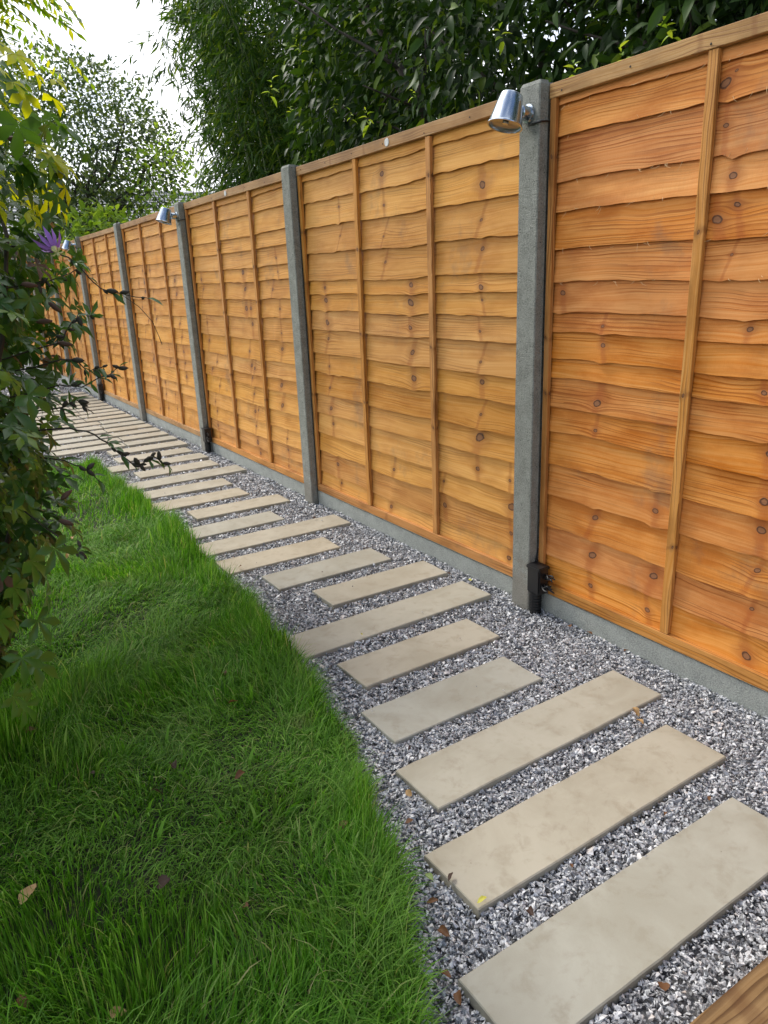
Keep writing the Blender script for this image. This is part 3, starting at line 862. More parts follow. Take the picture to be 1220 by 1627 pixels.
# ---- laurels behind the fence
def laurel(cx, cy, ry, label, n, top=4.1, shoots=(), rx=1.15, T=None, size=.087):
    root = empty('laurel_tree', (cx, cy, 0), label=label, cat='laurel tree', group='laurels growing behind the fence')
    bm = bmesh.new()
    limb(bm, (0, 0, -.05), (.05, .1, 1.5), .09, .06)
    link('trunk', bm_mesh('trunk', bm, True), M_BARK, root)
    for q in range(9):
        bm = bmesh.new(); a = q*.7+random.uniform(0, .4)
        e = Vector((math.cos(a)*rx*.75, math.sin(a)*ry*.8, random.uniform(2.0, top-.6)))
        pts = limb(bm, (.03, .05, random.uniform(.9, 1.5)), e, .04, .012)
        for w in range(6):
            s = pts[random.randint(2, 5)]
            limb(bm, s, s+Vector((random.uniform(-.5, .3), random.uniform(-.5, .5), random.uniform(-.2, .5))), .010, .004, 5, 4)
        link('branch', bm_mesh('branch', bm, True), M_BARK, root)
    P = np.empty((0, 3))
    while len(P) < n:
        q = RNG.uniform(-1, 1, (n*3, 3))
        rr = np.linalg.norm(q, axis=1)
        w = lump_noise(q*np.array([rx, ry, 1.4]), 3.6, cy)
        ok = (rr < 1+.18*w) & (rr > .5) & (RNG.uniform(0, 1, len(q)) < .45+.55*(w > -.25))
        P = np.concatenate([P, q[ok]])
    P = P[:n]
    out = P/np.linalg.norm(P, axis=1, keepdims=True)
    P = P*np.array([rx, ry, (top-1.1)/2])+np.array([0, 0, (top+1.1)/2])
    ok = P[:, 0]+cx > .22
    P, out = P[ok], out[ok]
    leaf_cloud('crown', M_LAUREL, P, out, size, T or leaf_T(.20, .07, .30), root, down=.45, smin=.5)
    for k, (sx, sy, sz, s) in enumerate(shoots):
        m = random.randint(5, 9); th = RNG.uniform(0, 6.28)+np.arange(m)*2.4; up_ = np.linspace(0, 1, m)
        ax = np.array([random.uniform(-.7, .1), random.uniform(-.6, .6), 1.0])
        P = up_[:, None]*ax*s*.9+np.array([.02, 0, -.04])
        D = np.stack([np.cos(th)*.8, np.sin(th)*.8, -.3+1.1*up_+RNG.uniform(-.3, .3, m)], 1)
        V, F = scatter(*leaf_T(.2, .09, .35), P, frames(D, np.tile([0, 0, 1.0], (m, 1))+unit(m)*.5), s*(.95-.45*up_)*RNG.uniform(.6, 1.1, m))
        o = link('young_shoot', np_mesh('young_shoot', V, F, True), M_SHOOT, root)
        o.location = (sx-cx, sy-cy, sz)
    return root
laurel(1.45, -.85, 1.9, 'dark laurel rising behind the closest panel with dim sky gaps', 21000, 4.1,
       shoots=[(.36, .286-.1, 1.93, .085), (.36, -.15, 2.02, .07), (.38, -.30, 2.08, .06), (.36, .1, 2.03, .07), (.36, -.75, 2.06, .05)])
laurel(1.45, 1.6, 1.9, 'dark laurel behind the second panel with bright yellow-green young shoots', 24000, 4.2,
       shoots=[(.36, 2.80, 2.52, .10), (.36, 2.36, 2.68, .06), (.36, 2.28, 2.60, .075), (.38, 1.62, 2.15, .075), (.36, 1.78, 2.2, .05), (.38, 2.0, 2.3, .05), (.38, 1.2, 2.2, .04), (.36, .519, 2.27, .06), (.36, 2.5, 2.35, .05)])

laurel(3.2, 5.8, 2.6, 'dark laurel filling in behind the bamboo', 12000, 5.0, rx=1.0, T=blade_T(.28, .2), size=.11)

# ---- bamboo
root = empty('bamboo_clump', (2.15, 5.2, 0), label='tall feathery bamboo clump arching above the fence beside the white sky', cat='bamboo')
culms = []
for q in range(54):
    a = random.uniform(0, 6.28); r_ = math.sqrt(random.random())
    bx_, by_ = math.cos(a)*r_*.85, math.sin(a)*r_*1.8
    h = random.uniform(3.8, 6.4); lean = Vector((math.cos(a), math.sin(a), 0))*random.uniform(.25, .9)
    bm = bmesh.new(); pts = []
    for k in range(9):
        f = k/8; pts.append(Vector((bx_, by_, -.05+h*f-.35*lean.length*f**3))+lean*f**2.2)
    bm_tube(bm, pts, [.014-.011*k/8 for k in range(9)], 6)
    link('culm', bm_mesh('culm', bm, True), M_CULM, root)
    culms.append(pts)
PP, OO = [], []
for pts in culms:
    for w in range(95):
        f = random.uniform(.22, 1.0)**.8*8; k = min(7, int(f)); s = pts[k].lerp(pts[k+1], f-k)
        d = Vector((random.gauss(0, 1), random.gauss(0, 1), random.gauss(.1, .35))).normalized()
        L = random.uniform(.25, .75)*(1.15-.5*f/8)
        m = random.randint(11, 20)
        for t_ in range(m):
            g = random.random()**.7
            p = s+d*L*g+Vector((0, 0, -.35*L*g*g))+Vector((random.gauss(0, .035), random.gauss(0, .035), random.gauss(0, .035)))
            if p.x+2.15 > .25: PP.append(p); OO.append(d)
P = np.array([tuple(p) for p in PP]); O = np.array([tuple(p) for p in OO])
n = len(P); D = O*.9+unit(n)*.7; D[:, 2] -= .55
V, F = scatter(*blade_T(.075, .3), P, frames(D, unit(n)+np.array([0, 0, 1.2])), RNG.uniform(.075, .15, n))
link('foliage', np_mesh('foliage', V, F, True), M_BAMBOO, root)

# ---- small tree beyond the end of the fence
def small_tree(loc, rad, cz, n, size, mat, label, name='garden_tree', trunk=.09, stems=4, T=None, group=None, hollow=.3, cat='tree', gap=-.1):
    root = empty(name, loc, label=label, cat=cat, group=group)
    bm = bmesh.new(); limb(bm, (0, 0, -.06), (0.02, 0, cz-rad[2]*1.05), trunk, trunk*.7)
    link('trunk', bm_mesh('trunk', bm, True), M_BARK, root)
    for q in range(stems*3):
        bm = bmesh.new(); a = q*2.4
        e = Vector((math.cos(a)*rad[0]*random.uniform(.4, .85), math.sin(a)*rad[1]*.7, cz+random.uniform(-.4, .5)*rad[2]))
        pts = limb(bm, (0.02, 0, cz-rad[2]*(1.12-.05*(q % 3))), e, trunk*.55, trunk*.12, seg=6, wig=.1)
        for w in range(4):
            s = pts[random.randint(2, 6)]
            limb(bm, s, s+Vector((random.uniform(-.5, .5), random.uniform(-.5, .5), random.uniform(-.1, .4)))*rad[0]*.4, trunk*.16, trunk*.05, 5, 4)
        link('branch', bm_mesh('branch', bm, True), M_BARK, root)
    P = np.empty((0, 3))
    while len(P) < n:
        q = RNG.uniform(-1.1, 1.1, (n*3, 3)); rr = np.linalg.norm(q, axis=1)
        w = lump_noise(q, 5.2, loc[0])
        ok = (rr < .95+.22*w) & (rr > hollow) & ((w > gap) | (RNG.uniform(0, 1, len(q)) < .22))
        P = np.concatenate([P, q[ok]])
    P = P[:n]; out = P/np.linalg.norm(P, axis=1, keepdims=True)
    P = P*np.array(rad)+np.array([0, 0, cz])
    leaf_cloud('crown', mat, P, out, size, T or leaf_T(.27, .06, .15), root, down=.2)
    return root
tree_T = blade_T(.30, .15)
small_tree((.75, 10.7, 0), (1.75, 1.5, 1.35), 3.35, 17000, .07, M_TREE, 'round-crowned dark garden tree seen against the white sky at the path end', T=tree_T)
small_tree((1.7, 9.2, 0), (.6, .6, .75), 2.65, 750, .08, M_BRIGHT, 'airy light green sapling between the garden tree and the bamboo', trunk=.03, stems=2, gap=.1)
small_tree((.62, 8.9, 0), (.55, .8, .42), 1.98, 900, .11, M_BRIGHT, 'bright yellow-green shrub peeping over the fence by the farthest lamp', name='shrub', trunk=.02, stems=2, cat='shrub', gap=.0)
small_tree((1.3, 7.4, 0), (.5, .8, .30), 1.95, 500, .09, M_BRIGHT, 'low light green shrub behind the fence under the bamboo', name='shrub', trunk=.02, stems=2, cat='shrub', gap=.0)
small_tree((-2.6, 13.8, 0), (1.9, 1.4, 1.9), 2.6, 5000, .10, M_TREE, 'dark bushy tree past the far end of the path, mostly behind the vine', trunk=.08)

# ---- feathery tree, top left corner
root = empty('mimosa_tree', (-3.0, 2.3, 0), label='feathery yellow-green tree reaching in over the top left of the path', cat='tree')
bm = bmesh.new(); limb(bm, (0, 0, -.05), (.25, -.1, 2.4), .08, .05)
link('trunk', bm_mesh('trunk', bm, True), M_BARK, root)
PP = []; DD = []
for q in range(38):
    bm = bmesh.new()
    e = Vector((random.uniform(-.3, 1.75), random.uniform(-.9, .7), random.uniform(2.45, 3.3))) if q < 12 else Vector((random.uniform(1.25, 1.8), random.uniform(-.8, .3), random.uniform(2.40, 2.85)))
    pts = limb(bm, (.2, -.08, random.uniform(1.9, 2.4)), e, .03, .008, seg=6)
    link('branch', bm_mesh('branch', bm, True), M_BARK, root)
    for w in range(16):
        s = pts[random.randint(2, 6)]
        d = Vector((random.gauss(.25, .6), random.gauss(0, .6), random.gauss(-.1, .35))).normalized(); L = random.uniform(.25, .42)
        side = d.cross(Vector((0, 0, 1))).normalized()
        for t_ in range(1, 15):                      # pinnae on both sides of each frond
            c = s+d*L*t_/14+Vector((0, 0, -.35*L*(t_/14)**2))
            for sg in (-1, 1):
                PP.append(c); DD.append(side*sg+d*.45+Vector((0, 0, -.25)))
P = np.array([tuple(p) for p in PP]); D = np.array([tuple(p) for p in DD]); n = len(P)
V, F = scatter(*blade_T(.13, .12), P, frames(D, unit(n)*.3+np.array([0, 0, 1.0])), RNG.uniform(.05, .085, n))
link('crown', np_mesh('crown', V, F, True), M_FERN, root)

# ------------------------------------------------------------------ passion flower vine
def lobed_T(nl=5, w=.16):
    V = [(0, 0, 0)]; F = []
    if nl == 5: an = [-105, -52, 0, 52, 105]; ln = [.62, .88, 1.0, .88, .62]
    else: an = [-58, 0, 58]; ln = [.8, 1.0, .8]
    for a, l in zip(an, ln):
        a = R(a); d = np.array([math.sin(a), math.cos(a)]); s = np.array([d[1], -d[0]])
        i = len(V)
        for f, ww, zf in ((.25, w*.55, .0), (.62, w, .01)):
            for q in (-1, 0, 1):
                p = d*l*f+s*ww*q
                V.append((p[0], p[1], -.10*(l*f)**2+(.035 if q else 0)+zf))
        V.append((d[0]*l, d[1]*l, -.22*l*l))
        F += [(0, i+1, i), (0, i+2, i+1), (i, i+1, i+4), (i, i+4, i+3), (i+1, i+2, i+5), (i+1, i+5, i+4), (i+3, i+4, i+6), (i+4, i+5, i+6)]
    return V, F
VC = Vector((-2.02, .10, 0))
vine = empty('passion_flower_vine', VC, label='dark lobed-leaf passion flower vine with one purple bloom, hanging over the lawn edge', cat='vine')
def vine_r(z):
    return np.interp(z, [.15, .35, .6, .85, 1.1, 1.35, 1.6, 1.72, 1.82, 1.92, 2.0], [.02, .14, .24, .36, .40, .44, .45, .43, .36, .22, .06])
# stems
for q in range(14):
    bm = bmesh.new(); a = q*.9; pts = []
    for k in range(10):
        z = -.03+1.9*k/9; r_ = float(vine_r(max(z, .2)))*.7+.03
        pts.append((math.cos(a+k*.35)*r_, math.sin(a+k*.35)*r_*1.6, z))
    bm_tube(bm, pts, [.009-.0006*k for k in range(10)], 6)
    link('stem', bm_mesh('stem', bm, True), M_TWIG, vine)
leaf_me = []
for nl, w in ((5, .15), (5, .19), (3, .22), (3, .18)):
    row = []
    for mt_ in (M_VINE, M_VINE_BACKLIT, M_VINE_B):
        T_, F_ = lobed_T(nl, w); T_ = np.array(T_); T_[:, 2] += .03*np.sin(T_[:, 0]*5+nl)
        me = np_mesh('leaf', T_, F_, True); me.materials.append(mt_); row.append(me)
    leaf_me.append(row)
def vine_leaf(p, d, nrm, size, kind=0, var=None):
    o = link('leaf', leaf_me[random.randrange(4) if var is None else var][kind], None, vine)
    f = frames(np.array([tuple(d)]), np.array([tuple(nrm)]))[0]
    m = Matrix(f.tolist()).to_4x4(); m.translation = Vector(p)-VC
    m = m @ Matrix.Scale(size, 4)
    o.matrix_local = m
def surf(z, a, jitter=1.0):
    r_ = float(vine_r(z))*(1+.10*math.sin(a*3+z*5)+.08*math.sin(a*7-z*9))
    r_ *= jitter
    return Vector((VC.x+math.cos(a)*r_, VC.y+math.sin(a)*r_*1.7, z)), Vector((math.cos(a), math.sin(a)*.7, 0))
cnt = 0
while cnt < 285:       # leaves on the side towards the path, each its own piece
    z = random.uniform(.2, 1.95) if random.random() < .6 else random.uniform(.9, 2.0)
    a = random.uniform(-1.5, .9)
    p, o_ = surf(z, a, random.uniform(.85, 1.10))
    if random.random() > .35+float(vine_r(z)): continue
    kind = 0
    rr = random.random()
    if z > 1.5 and rr < .30: kind = 1
    elif rr > .965: kind = 2
    d = o_*.5+Vector((random.gauss(0, .5), random.gauss(0, .5), random.gauss(-.75, .35)))
    nrm = o_*.6+Vector((random.gauss(0, .35), random.gauss(-.3, .35), random.uniform(.4, 1.2)))
    vine_leaf(p, d, nrm, random.uniform(.042, .078), kind)
    cnt += 1
for p in [(-1.821, -.595, .803), (-1.805, -.596, .724), (-1.83, -.594, .675), (-1.872, -.591, .601), (-1.845, -.50, .54), (-1.90, -.55, .50), (-1.775, -.6, .82), (-1.88, -.45, .42), (-1.86, -.58, .75), (-1.90, -.6, .70)]:
    vine_leaf(p, Vector((random.gauss(.2, .3), random.gauss(-.2, .3), -.8)), Vector((.3, -.7, .8)), random.uniform(.055, .07), 0, random.randrange(2))
for p in [(-1.655, -.364, 1.761), (-1.627, -.369, 1.73), (-1.593, -.375, 1.72), (-1.67, -.362, 1.711), (-1.651, -.365, 1.69), (-1.604, -.375, 1.687), (-1.643, -.366, 1.60), (-1.69, -.36, 1.78), (-1.68, -.33, 1.474), (-1.70, -.35, 1.74)]:
    vine_leaf(p, Vector((random.gauss(.4, .4), random.gauss(0, .3), -.5)), Vector((.2, -.5, 1)), random.uniform(.035, .05), 1)
# the rest of the mass
n = 5400
z = RNG.uniform(.2, 2.0, n); a = RNG.uniform(0, 6.283, n); jr = RNG.uniform(.25, 1.0, n)**.6
r_ = vine_r(z)*jr*(1+.10*np.sin(a*3+z*5)+.08*np.sin(a*7-z*9))
P = np.stack([np.cos(a)*r_, np.sin(a)*r_*1.7, z], 1)
O = np.stack([np.cos(a), np.sin(a), np.zeros(n)], 1)
D = O*.5+RNG.normal(0, .5, (n, 3)); D[:, 2] -= .7
N = O*.6+RNG.normal(0, .35, (n, 3)); N[:, 2] += .8
V, F = scatter(*lobed_T(5, .18), P, frames(D, N), RNG.uniform(.035, .06, n))
link('foliage', np_mesh('foliage', V, F, True), M_VINE, vine, kind='stuff')

# twigs reaching over the path, with leaflets and dark buds
bud_bm = bmesh.new(); bm_lathe(bud_bm, [(0, 0), (.0035, .003), (.0055, .010), (.004, .018), (0, .024)], 8)
bud_me = bm_mesh('bud', bud_bm, True); bud_me.materials.append(M_TWIG)
bl = lobed_T(3, .13); tl_me = np_mesh('leaflet', bl[0], bl[1], True); tl_me.materials.append(M_VINE)
br = leaf_T(.16, .05, .3); tb_me = np_mesh('leaflet', br[0], br[1], True); tb_me.materials.append(M_VINE)
def twig(pts, leaves, buds, thick=.0022):
    bm = bmesh.new(); P_ = [Vector(p)-VC for p in pts]
    fine = []
    for a_, b_ in zip(P_, P_[1:]):
        for f in (0, .33, .66): fine.append(a_.lerp(b_, f)+Vector((0, 0, random.uniform(-.004, .004))))
    fine.append(P_[-1])
    bm_tube(bm, fine, [thick*(1-.6*k/len(fine)) for k in range(len(fine))], 6)
    tw = link('twig', bm_mesh('twig', bm, True), M_TWIG, vine)
    for k in range(leaves+buds):
        f = random.uniform(.35, 1.0)*(len(fine)-1); i = min(int(f), len(fine)-2); s = fine[i].lerp(fine[i+1], f-i)
        isb = k >= leaves
        o = link('bud' if isb else 'leaflet', bud_me if isb else random.choice((tl_me, tb_me, tb_me)), None, tw)
        d = Vector((random.gauss(.6, .6), random.gauss(-.1, .4), random.gauss(-.3, .6)))
        fr = frames(np.array([tuple(d)]), np.array([[random.gauss(0, .3), -.5, 1.0]]))[0]
        m = Matrix(fr.tolist())
        if isb: m = Matrix((m.col[0], m.col[2], m.col[1])).transposed()
        m = m.to_4x4(); m.translation = s
        o.matrix_local = m @ Matrix.Scale(random.uniform(.6, 1.3) if isb else random.uniform(.022, .045), 4)
ANCH = Vector((-1.80, -.05, 0))
def A(z): return (ANCH.x, ANCH.y, z)
twig([A(1.42), (-1.628, -.267, 1.404), (-1.587, -.275, 1.372), (-1.543, -.284, 1.315), (-1.491, -.296, 1.296), (-1.431, -.312, 1.285)], 7, 5)
twig([A(1.15), (-1.647, -.264, 1.198), (-1.622, -.268, 1.232), (-1.598, -.273, 1.259), (-1.567, -.279, 1.257)], 6, 5)
twig([A(1.12), (-1.66, -.262, 1.156), (-1.626, -.268, 1.161), (-1.597, -.273, 1.129), (-1.554, -.282, 1.141)], 8, 6)
twig([A(1.05), (-1.662, -.262, 1.105), (-1.616, -.269, 1.094), (-1.565, -.279, 1.112), (-1.52, -.289, 1.134)], 7, 5)
twig([A(.98), (-1.657, -.262, 1.0), (-1.605, -.271, .979), (-1.561, -.28, .934), (-1.524, -.288, .887), (-1.484, -.298, .909), (-1.446, -.308, .884)], 14, 14, .0026)
twig([A(1.02), (-1.68, -.26, 1.05), (-1.63, -.27, 1.06), (-1.60, -.28, 1.03)], 7, 6)
twig([A(.92), (-1.70, -.26, .93), (-1.64, -.27, .90), (-1.61, -.28, .86)], 6, 3)
twig([A(.80), (-1.74, -.4, .78), (-1.72, -.42, .74), (-1.70, -.43, .76)], 4, 3)
twig([A(1.32), (-1.68, -.26, 1.33), (-1.63, -.27, 1.34), (-1.585, -.27, 1.36)], 4, 5)
# thin tendril
bm = bmesh.new(); tp = [Vector(p)-VC for p in [(-1.543, -.284, 1.315), (-1.50, -.29, 1.30), (-1.465, -.30, 1.27), (-1.44, -.305, 1.235), (-1.43, -.31, 1.20), (-1.425, -.31, 1.18)]]
bm_tube(bm, tp, .0008, 5); link('tendril', bm_mesh('tendril', bm, True), M_TWIG, vine)
# spent brownish pods
for p in [(-1.66, -.28, 1.29), (-1.70, -.33, 1.25), (-1.655, -.27, 1.20), (-1.72, -.36, 1.33), (-1.72, -.38, .86), (-1.735, -.40, .82), (-1.76, -.42, 1.55), (-1.69, -.30, 1.62)]:
    bm = bmesh.new(); bm_lathe(bm, [(0, 0), (.004, .004), (.0065, .014), (.0055, .024), (.002, .034), (0, .035)], 10, Matrix.Rotation(R(random.uniform(60, 140)), 4, (random.uniform(-.4, .4), 1, 0)))
    o = link('seed_pod', bm_mesh('seed_pod', bm, True), M_VINE_B, vine); o.location = Vector(p)-VC
# the flower: ten narrow petals bent back from a pale centre
fl = empty('flower', (0, 0, 0)); fl.parent = vine; fl.location = Vector((-1.668, -.505, 1.392))-VC
fl.rotation_euler = (R(40), R(150), R(-15)); 
pv, pf = leaf_T(.13, .05, .45); pet_me = np_mesh('petal', pv, pf, True); pet_me.materials.append(M_PETAL)
for k in range(10):
    o = link('petal', pet_me, None, fl); th = 2*math.pi*k/10
    d = np.array([[math.cos(th), math.sin(th), -.55+.1*(k % 2)]]); m = Matrix(frames(d, np.array([[0, 0, 1.0]]))[0].tolist()).to_4x4()
    o.matrix_local = m @ Matrix.Scale(.041 if k % 2 else .037, 4)
bm = bmesh.new(); bm_lathe(bm, [(0, .022), (.003, .020), (.002, .006), (.006, .002), (.005, -.008), (0, -.01)], 10)
for k in range(5):
    a = 2*math.pi*k/5; bm_tube(bm, [(0, 0, .012), (math.cos(a)*.008, math.sin(a)*.008, .014), (math.cos(a)*.012, math.sin(a)*.012, .011)], .0016, 5)
link('stamens', bm_mesh('stamens', bm, True), M_STAMEN, fl)

# ------------------------------------------------------------------ grass
def field(x, y, f, ph):
    return np.sin(x*f+ph)+np.sin(y*f*1.13+ph*1.7)+.7*np.sin((x+y)*f*1.9+ph*2.3)+.6*np.sin((x-y*1.2)*f*2.7+ph*.6)
def blades(X, Y, L, W, lean0, edge=False):
    n = len(X)
    th = 1.5*field(X, Y, 4.1, .7)+RNG.normal(0, .6, n)+np.where(RNG.uniform(0, 1, n) < .25, RNG.uniform(-3, 3, n), 0)
    lean = np.clip(lean0+.34*field(X, Y, 5.1, 2.2)+RNG.normal(0, .32, n), .05, 1.75)
    if edge:
        th = np.where(RNG.uniform(0, 1, n) < .7, RNG.normal(0, .9, n), th)
    d = np.stack([np.cos(th), np.sin(th)], 1); s = np.stack([-d[:, 1], d[:, 0]], 1)
    tw = RNG.normal(0, .6, n); s = np.stack([s[:, 0]*np.cos(tw)-s[:, 1]*np.sin(tw), s[:, 0]*np.sin(tw)+s[:, 1]*np.cos(tw)], 1)
    Z = lawn_z(X, Y)-.004
    V = np.empty((n, 7, 3))
    hx = np.zeros(n); hz = np.zeros(n); seg = L/3
    levels = [(0, 0)]
    for k in range(3):
        ang = lean*(.35+.55*k)
        hx = hx+seg*np.sin(ang); hz = hz+seg*np.cos(ang); levels.append((hx.copy(), hz.copy()))
    for k in range(4):
        h, zz = levels[k]
        cx = X+d[:, 0]*h; cy = Y+d[:, 1]*h; cz = Z+zz
        cz = np.maximum(cz, Z+.004*k)
        if k < 3:
            w = W*(.8, 1.0, .72)[k]/2
            V[:, 2*k] = np.stack([cx-s[:, 0]*w, cy-s[:, 1]*w, cz], 1); V[:, 2*k+1] = np.stack([cx+s[:, 0]*w, cy+s[:, 1]*w, cz], 1)
        else: V[:, 6] = np.stack([cx, cy, cz], 1)
    T = np.array([(0, 1, 3), (0, 3, 2), (2, 3, 5), (2, 5, 4), (4, 5, 6)])
    return V.reshape(-1, 3), (T[None]+np.arange(n)[:, None, None]*7).reshape(-1, 3)
VV, FF = [], []
def add_blades(n, y0, y1, xl, Lm, W, lean, edge=False):
    Y = RNG.uniform(y0, y1, n); E_ = lawn_edge(Y)
    if edge: X = E_-np.abs(RNG.normal(0, .05, n))
    else: X = E_-RNG.uniform(0, 1, n)**1.0*(E_-xl)
    L = Lm*np.clip(1+.22*field(X, Y, 3.7, 4.1)+RNG.normal(0, .28, n), .3, 2.2)
    V, F = blades(X, Y, L, W*RNG.uniform(.7, 1.3, n), lean, edge)
    FF.append(F+sum(len(v) for v in VV)); VV.append(V)
add_blades(52000, -1.8, 0.0, -2.35, .060, .0025, .85)
add_blades(14000, -1.8, 0.6, -2.35, .095, .0033, 1.0)
add_blades(44000, 0.0, 2.0, -2.2, .066, .0034, .85)
add_blades(20000, 2.0, 4.6, -2.6, .070, .0048, .8)
add_blades(9000, 4.6, 12.0, -3.2, .08, .008, .7)
add_blades(7000, -1.8, 10.0, -5.0, .08, .009, .7)
add_blades(13000, -1.8, .8, 0, .088, .0028, .7, True)
add_blades(9000, .8, 4.3, 0, .09, .0038, .65, True)
add_blades(2500, 4.3, 9.0, 0, .08, .006, .65, True)
link('grass', np_mesh('grass', np.concatenate(VV), np.concatenate(FF), False), M_GRASS, kind='stuff', label='long dark green lawn grass flopping over the path edge', cat='grass')

# ------------------------------------------------------------------ fallen leaves
M_DRY = island_mat('dry_leaf', [(0, (0.16, 0.075, 0.035)), (1, (0.16, 0.075, 0.035))], .6, .3, .15)
M_TAN = island_mat('tan_leaf', [(0, (0.45, 0.28, 0.13)), (1, (0.45, 0.28, 0.13))], .6, .3, .15)
M_YEL = island_mat('yellow_leaf', [(0, (0.62, 0.60, 0.12)), (1, (0.62, 0.60, 0.12))], .5, .3, .25)
M_DKB = island_mat('dark_leaf', [(0, (0.055, 0.028, 0.018)), (1, (0.055, 0.028, 0.018))], .6, .3, .1)
M_GRN = island_mat('pale_green_leaf', [(0, (0.32, 0.42, 0.16)), (1, (0.32, 0.42, 0.16))], .5, .3, .2)
def curled(w, curl):
    V = []; F = []; m = 7
    for k in range(m):
        f = k/(m-1); ww = w*math.sin(math.pi*min(1, f*.93+.05))**.8
        for q in (-2, -1, 0, 1, 2):
            x = ww*q/2; V.append((x, f-.5, curl*(x/w)**2*w*.55+.07*curl*math.sin(f*5)+.02*math.sin(k*3+q)))
    for k in range(m-1):
        for q in range(4):
            a = k*5+q; F.append((a, a+1, a+6, a+5))
    return V, F
cm = [curled(.30, 1.1), curled(.22, .9), curled(.36, .6), curled(.27, 1.6)]
FL = []
_fc = {}
def fallen(x, y, z, L, mat, label, rz=None, v=None):
    v = random.randrange(4) if v is None else v
    key = (v, mat.name)
    if key not in _fc:
        _fc[key] = np_mesh('fallen_leaf', cm[v][0], cm[v][1], True); _fc[key].materials.append(mat)
    o = link('fallen_leaf', _fc[key], None, label=label, cat='fallen leaf', group='dead leaves lying about')
    o.location = (x, y, z); o.scale = (L, L, L); o.rotation_euler = (random.gauss(0, .3), random.gauss(0, .3), random.uniform(0, 6.28) if rz is None else rz)
for x, y, L, m_, lab in [
    (-1.955, -.614, .05, M_TAN, 'large tan curled leaf on the grass by the left frame edge'), (-2.0, -.88, .036, M_DRY, 'reddish brown leaf in the grass at the bottom left corner'),
    (-1.861, -1.00, .036, M_TAN, 'light brown leaf on the grass at the bottom frame edge'), (-1.55, -.346, .038, M_DKB, 'dark purplish leaf standing in the middle of the lawn'),
    (-1.624, -.437, .034, M_DKB, 'dark shrivelled leaf just below the purplish one on the lawn'), (-1.412, -.484, .036, M_DRY, 'brown leaf on the lawn level with the fourth slab'),
    (-1.246, .069, .045, M_DRY, 'brown leaf sunk in the grass near the sixth slab'), (-1.287, -.122, .034, M_DRY, 'brown leaf on the lawn left of the fifth slab'),
    (-1.39, 1.92, .03, M_TAN, 'upper tan leaf at the fringe of the hanging vine'), (-1.47, 1.63, .03, M_TAN, 'lower tan leaf at the fringe of the hanging vine'),
    (-1.106, .324, .02, M_YEL, 'tiny pale leaf on the grass near the curve of the path'), (-1.854, .06, .035, M_DRY, 'brown leaf on the lawn under the vine tip'),
    (-1.574, -.919, .03, M_DRY, 'dull brown leaf low on the lawn near the path edge'), (-1.284, -.825, .032, M_DRY, 'faded leaf in long grass beside the third slab'),
    (-1.70, -.75, .04, M_DKB, 'dark leaf buried in the lawn at its lower middle'), (-1.75, -.25, .03, M_DKB, 'small dark leaf on the lawn below the vine')]:
    fallen(x, y, float(lawn_z(x, y))+.042, L, m_, lab)
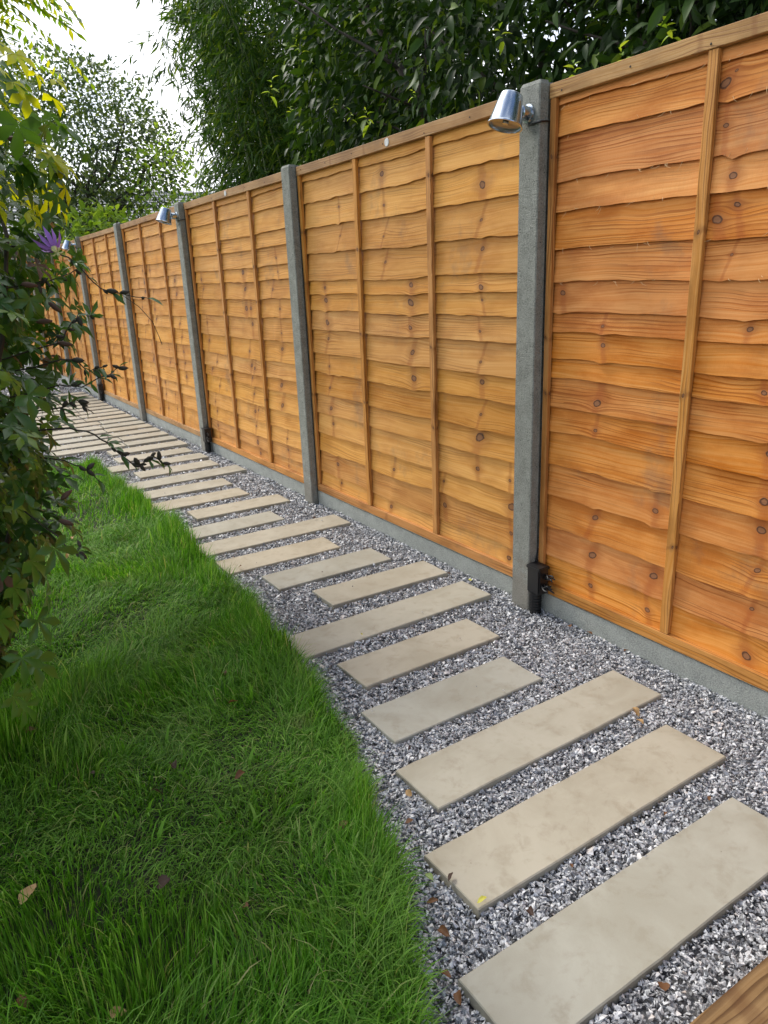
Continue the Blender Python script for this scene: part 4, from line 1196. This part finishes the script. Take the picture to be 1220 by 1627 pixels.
for x, y, L, m_, lab in [
    (-.283, -.875, .036, M_TAN, 'yellowish tan leaf leaning on the far corner of the third slab'), (-.315, -.915, .030, M_TAN, 'pinkish tan leaf just below the third slab corner'),
    (-1.132, -1.162, .030, M_YEL, 'bright yellow leaf on the near corner of the second slab'), (-1.148, -1.072, .028, M_DKB, 'dark brown leaf touching the second slab edge'),
    (-1.185, -1.041, .026, M_GRN, 'pale green leaf on the gravel at the grass edge'), (-1.067, -1.242, .032, M_DKB, 'dark leaf on the gravel between the two closest slabs'),
    (-1.248, -1.178, .036, M_DRY, 'rusty leaf in the gravel at the grass edge by the first slab'), (-1.062, -.781, .026, M_TAN, 'orange-tan leaf beside the third slab corner'),
    (-1.20, -.93, .026, M_DRY, 'brown leaf half under the grass near the second slab'), (-1.31, -1.31, .036, M_DRY, 'brown leaf at the grass edge left of the first slab'),
    (-1.33, -1.42, .03, M_DRY, 'small brown leaf against the first slab end'), (-1.304, -1.258, .03, M_DRY, 'curled brown leaf under overhanging grass near the first slab'),
    (-.98, -1.51, .034, M_DRY, 'long brown leaf on the gravel beside the sleeper'), (-.003-.03, .236, .022, M_YEL, 'pale yellow scrap on dark gravel next to the closest post'),
    (-.061, .345, .028, M_DRY, 'brown leaf beyond the seventh slab near the fence'), (.0, -.60, .03, M_DRY, 'brown leaf against the gravel board under the closest panel'),
    (-.016, -.346, .026, M_DRY, 'reddish leaf near the closest black junction box'), (.0, -.43, .026, M_DRY, 'reddish leaf midway along the closest gravel board'),
    (-.315, -.56, .016, M_DKB, 'tiny dark leaf right of the fourth slab'), (-.697, .067, .014, M_YEL, 'tiny yellow leaf beside the sixth slab'),
    (-.586, -1.21, .022, M_DRY, 'small brown leaf between the first and second slabs towards the fence'), (-1.121, -.868, .024, M_DRY, 'brown leaf between grass and the third slab end'),
    (-.163, 1.48, .028, M_DKB, 'dark leaf lying on the tenth slab'), (-.80, 1.03, .022, M_DRY, 'brown leaf at the lawn end of the ninth slab'),
    (-.45, -1.24, .022, M_DRY, 'small rusty leaf in the gravel near the first slab far end'), (-.90, -1.20, .02, M_DRY, 'little rusty leaf between the two closest slabs near the lawn'),
    (-1.22, -1.10, .03, M_DRY, 'crumpled brown leaf in the gravel below the pale green leaf'), (-.95, -.62, .018, M_DKB, 'dark crumb of leaf beside the fourth slab end'),
    (-.52, .72, .014, M_DKB, 'black speck of leaf lying on the eighth slab'), (-.78, -.28, .018, M_DRY, 'little brown leaf between the fourth and fifth slabs')]:
    fallen(x, y, .020 if not in_slab(np.array([x]), np.array([y]), -.01)[0] else .024, L*.9, m_, lab)

# ------------------------------------------------------------------ house beyond
hs = empty('house', (3.4, 24, 0), label='low house with a pale tiled roof glimpsed beyond the garden tree', cat='house')
M_BRICKW = simple('brown_render', (0.16, 0.10, 0.075), 0.9, var=.2, scale=8)
M_TILE = simple('pale_roof_tile', (0.42, 0.41, 0.40), 0.8, var=.25, scale=6)
bm = bmesh.new(); bm_box(bm, -7, 7, -2.5, 4.5, -.05, 2.9); link('wall', bm_mesh('wall', bm), M_BRICKW, hs)
bm = bmesh.new()
NR = 17
for r_ in range(NR):                       # tile courses stepping up the slope
    f0, f1 = r_/NR, (r_+1)/NR
    y0, y1 = -2.8+3.9*f0, -2.8+3.9*f1+.06; z0, z1 = 2.75+1.75*f0+.035, 2.75+1.75*f1+.005
    vs = [bm.verts.new(p) for p in ((-7.3, y0, z0), (7.3, y0, z0), (7.3, y1, z1), (-7.3, y1, z1), (-7.3, y0, z0-.04), (7.3, y0, z0-.04))]
    bm.faces.new(vs[:4]); bm.faces.new((vs[0], vs[4], vs[5], vs[1]))
vs = [bm.verts.new(p) for p in ((-7.3, 1.1, 4.5), (7.3, 1.1, 4.5), (7.3, 4.9, 2.75), (-7.3, 4.9, 2.75))]; bm.faces.new(vs)
link('roof', bm_mesh('roof', bm), M_TILE, hs)
for x in (-4, -1, 3):
    bm = bmesh.new(); bm_box(bm, x-.6, x+.6, -2.56, -2.48, 1.0, 2.3); w = link('window', bm_mesh('window', bm), simple('window_frame', (.6, .6, .6), .5), hs)
    bm = bmesh.new(); bm_box(bm, x-.52, x+.52, -2.575, -2.55, 1.08, 2.22); link('pane', bm_mesh('pane', bm), M_LENS, w)
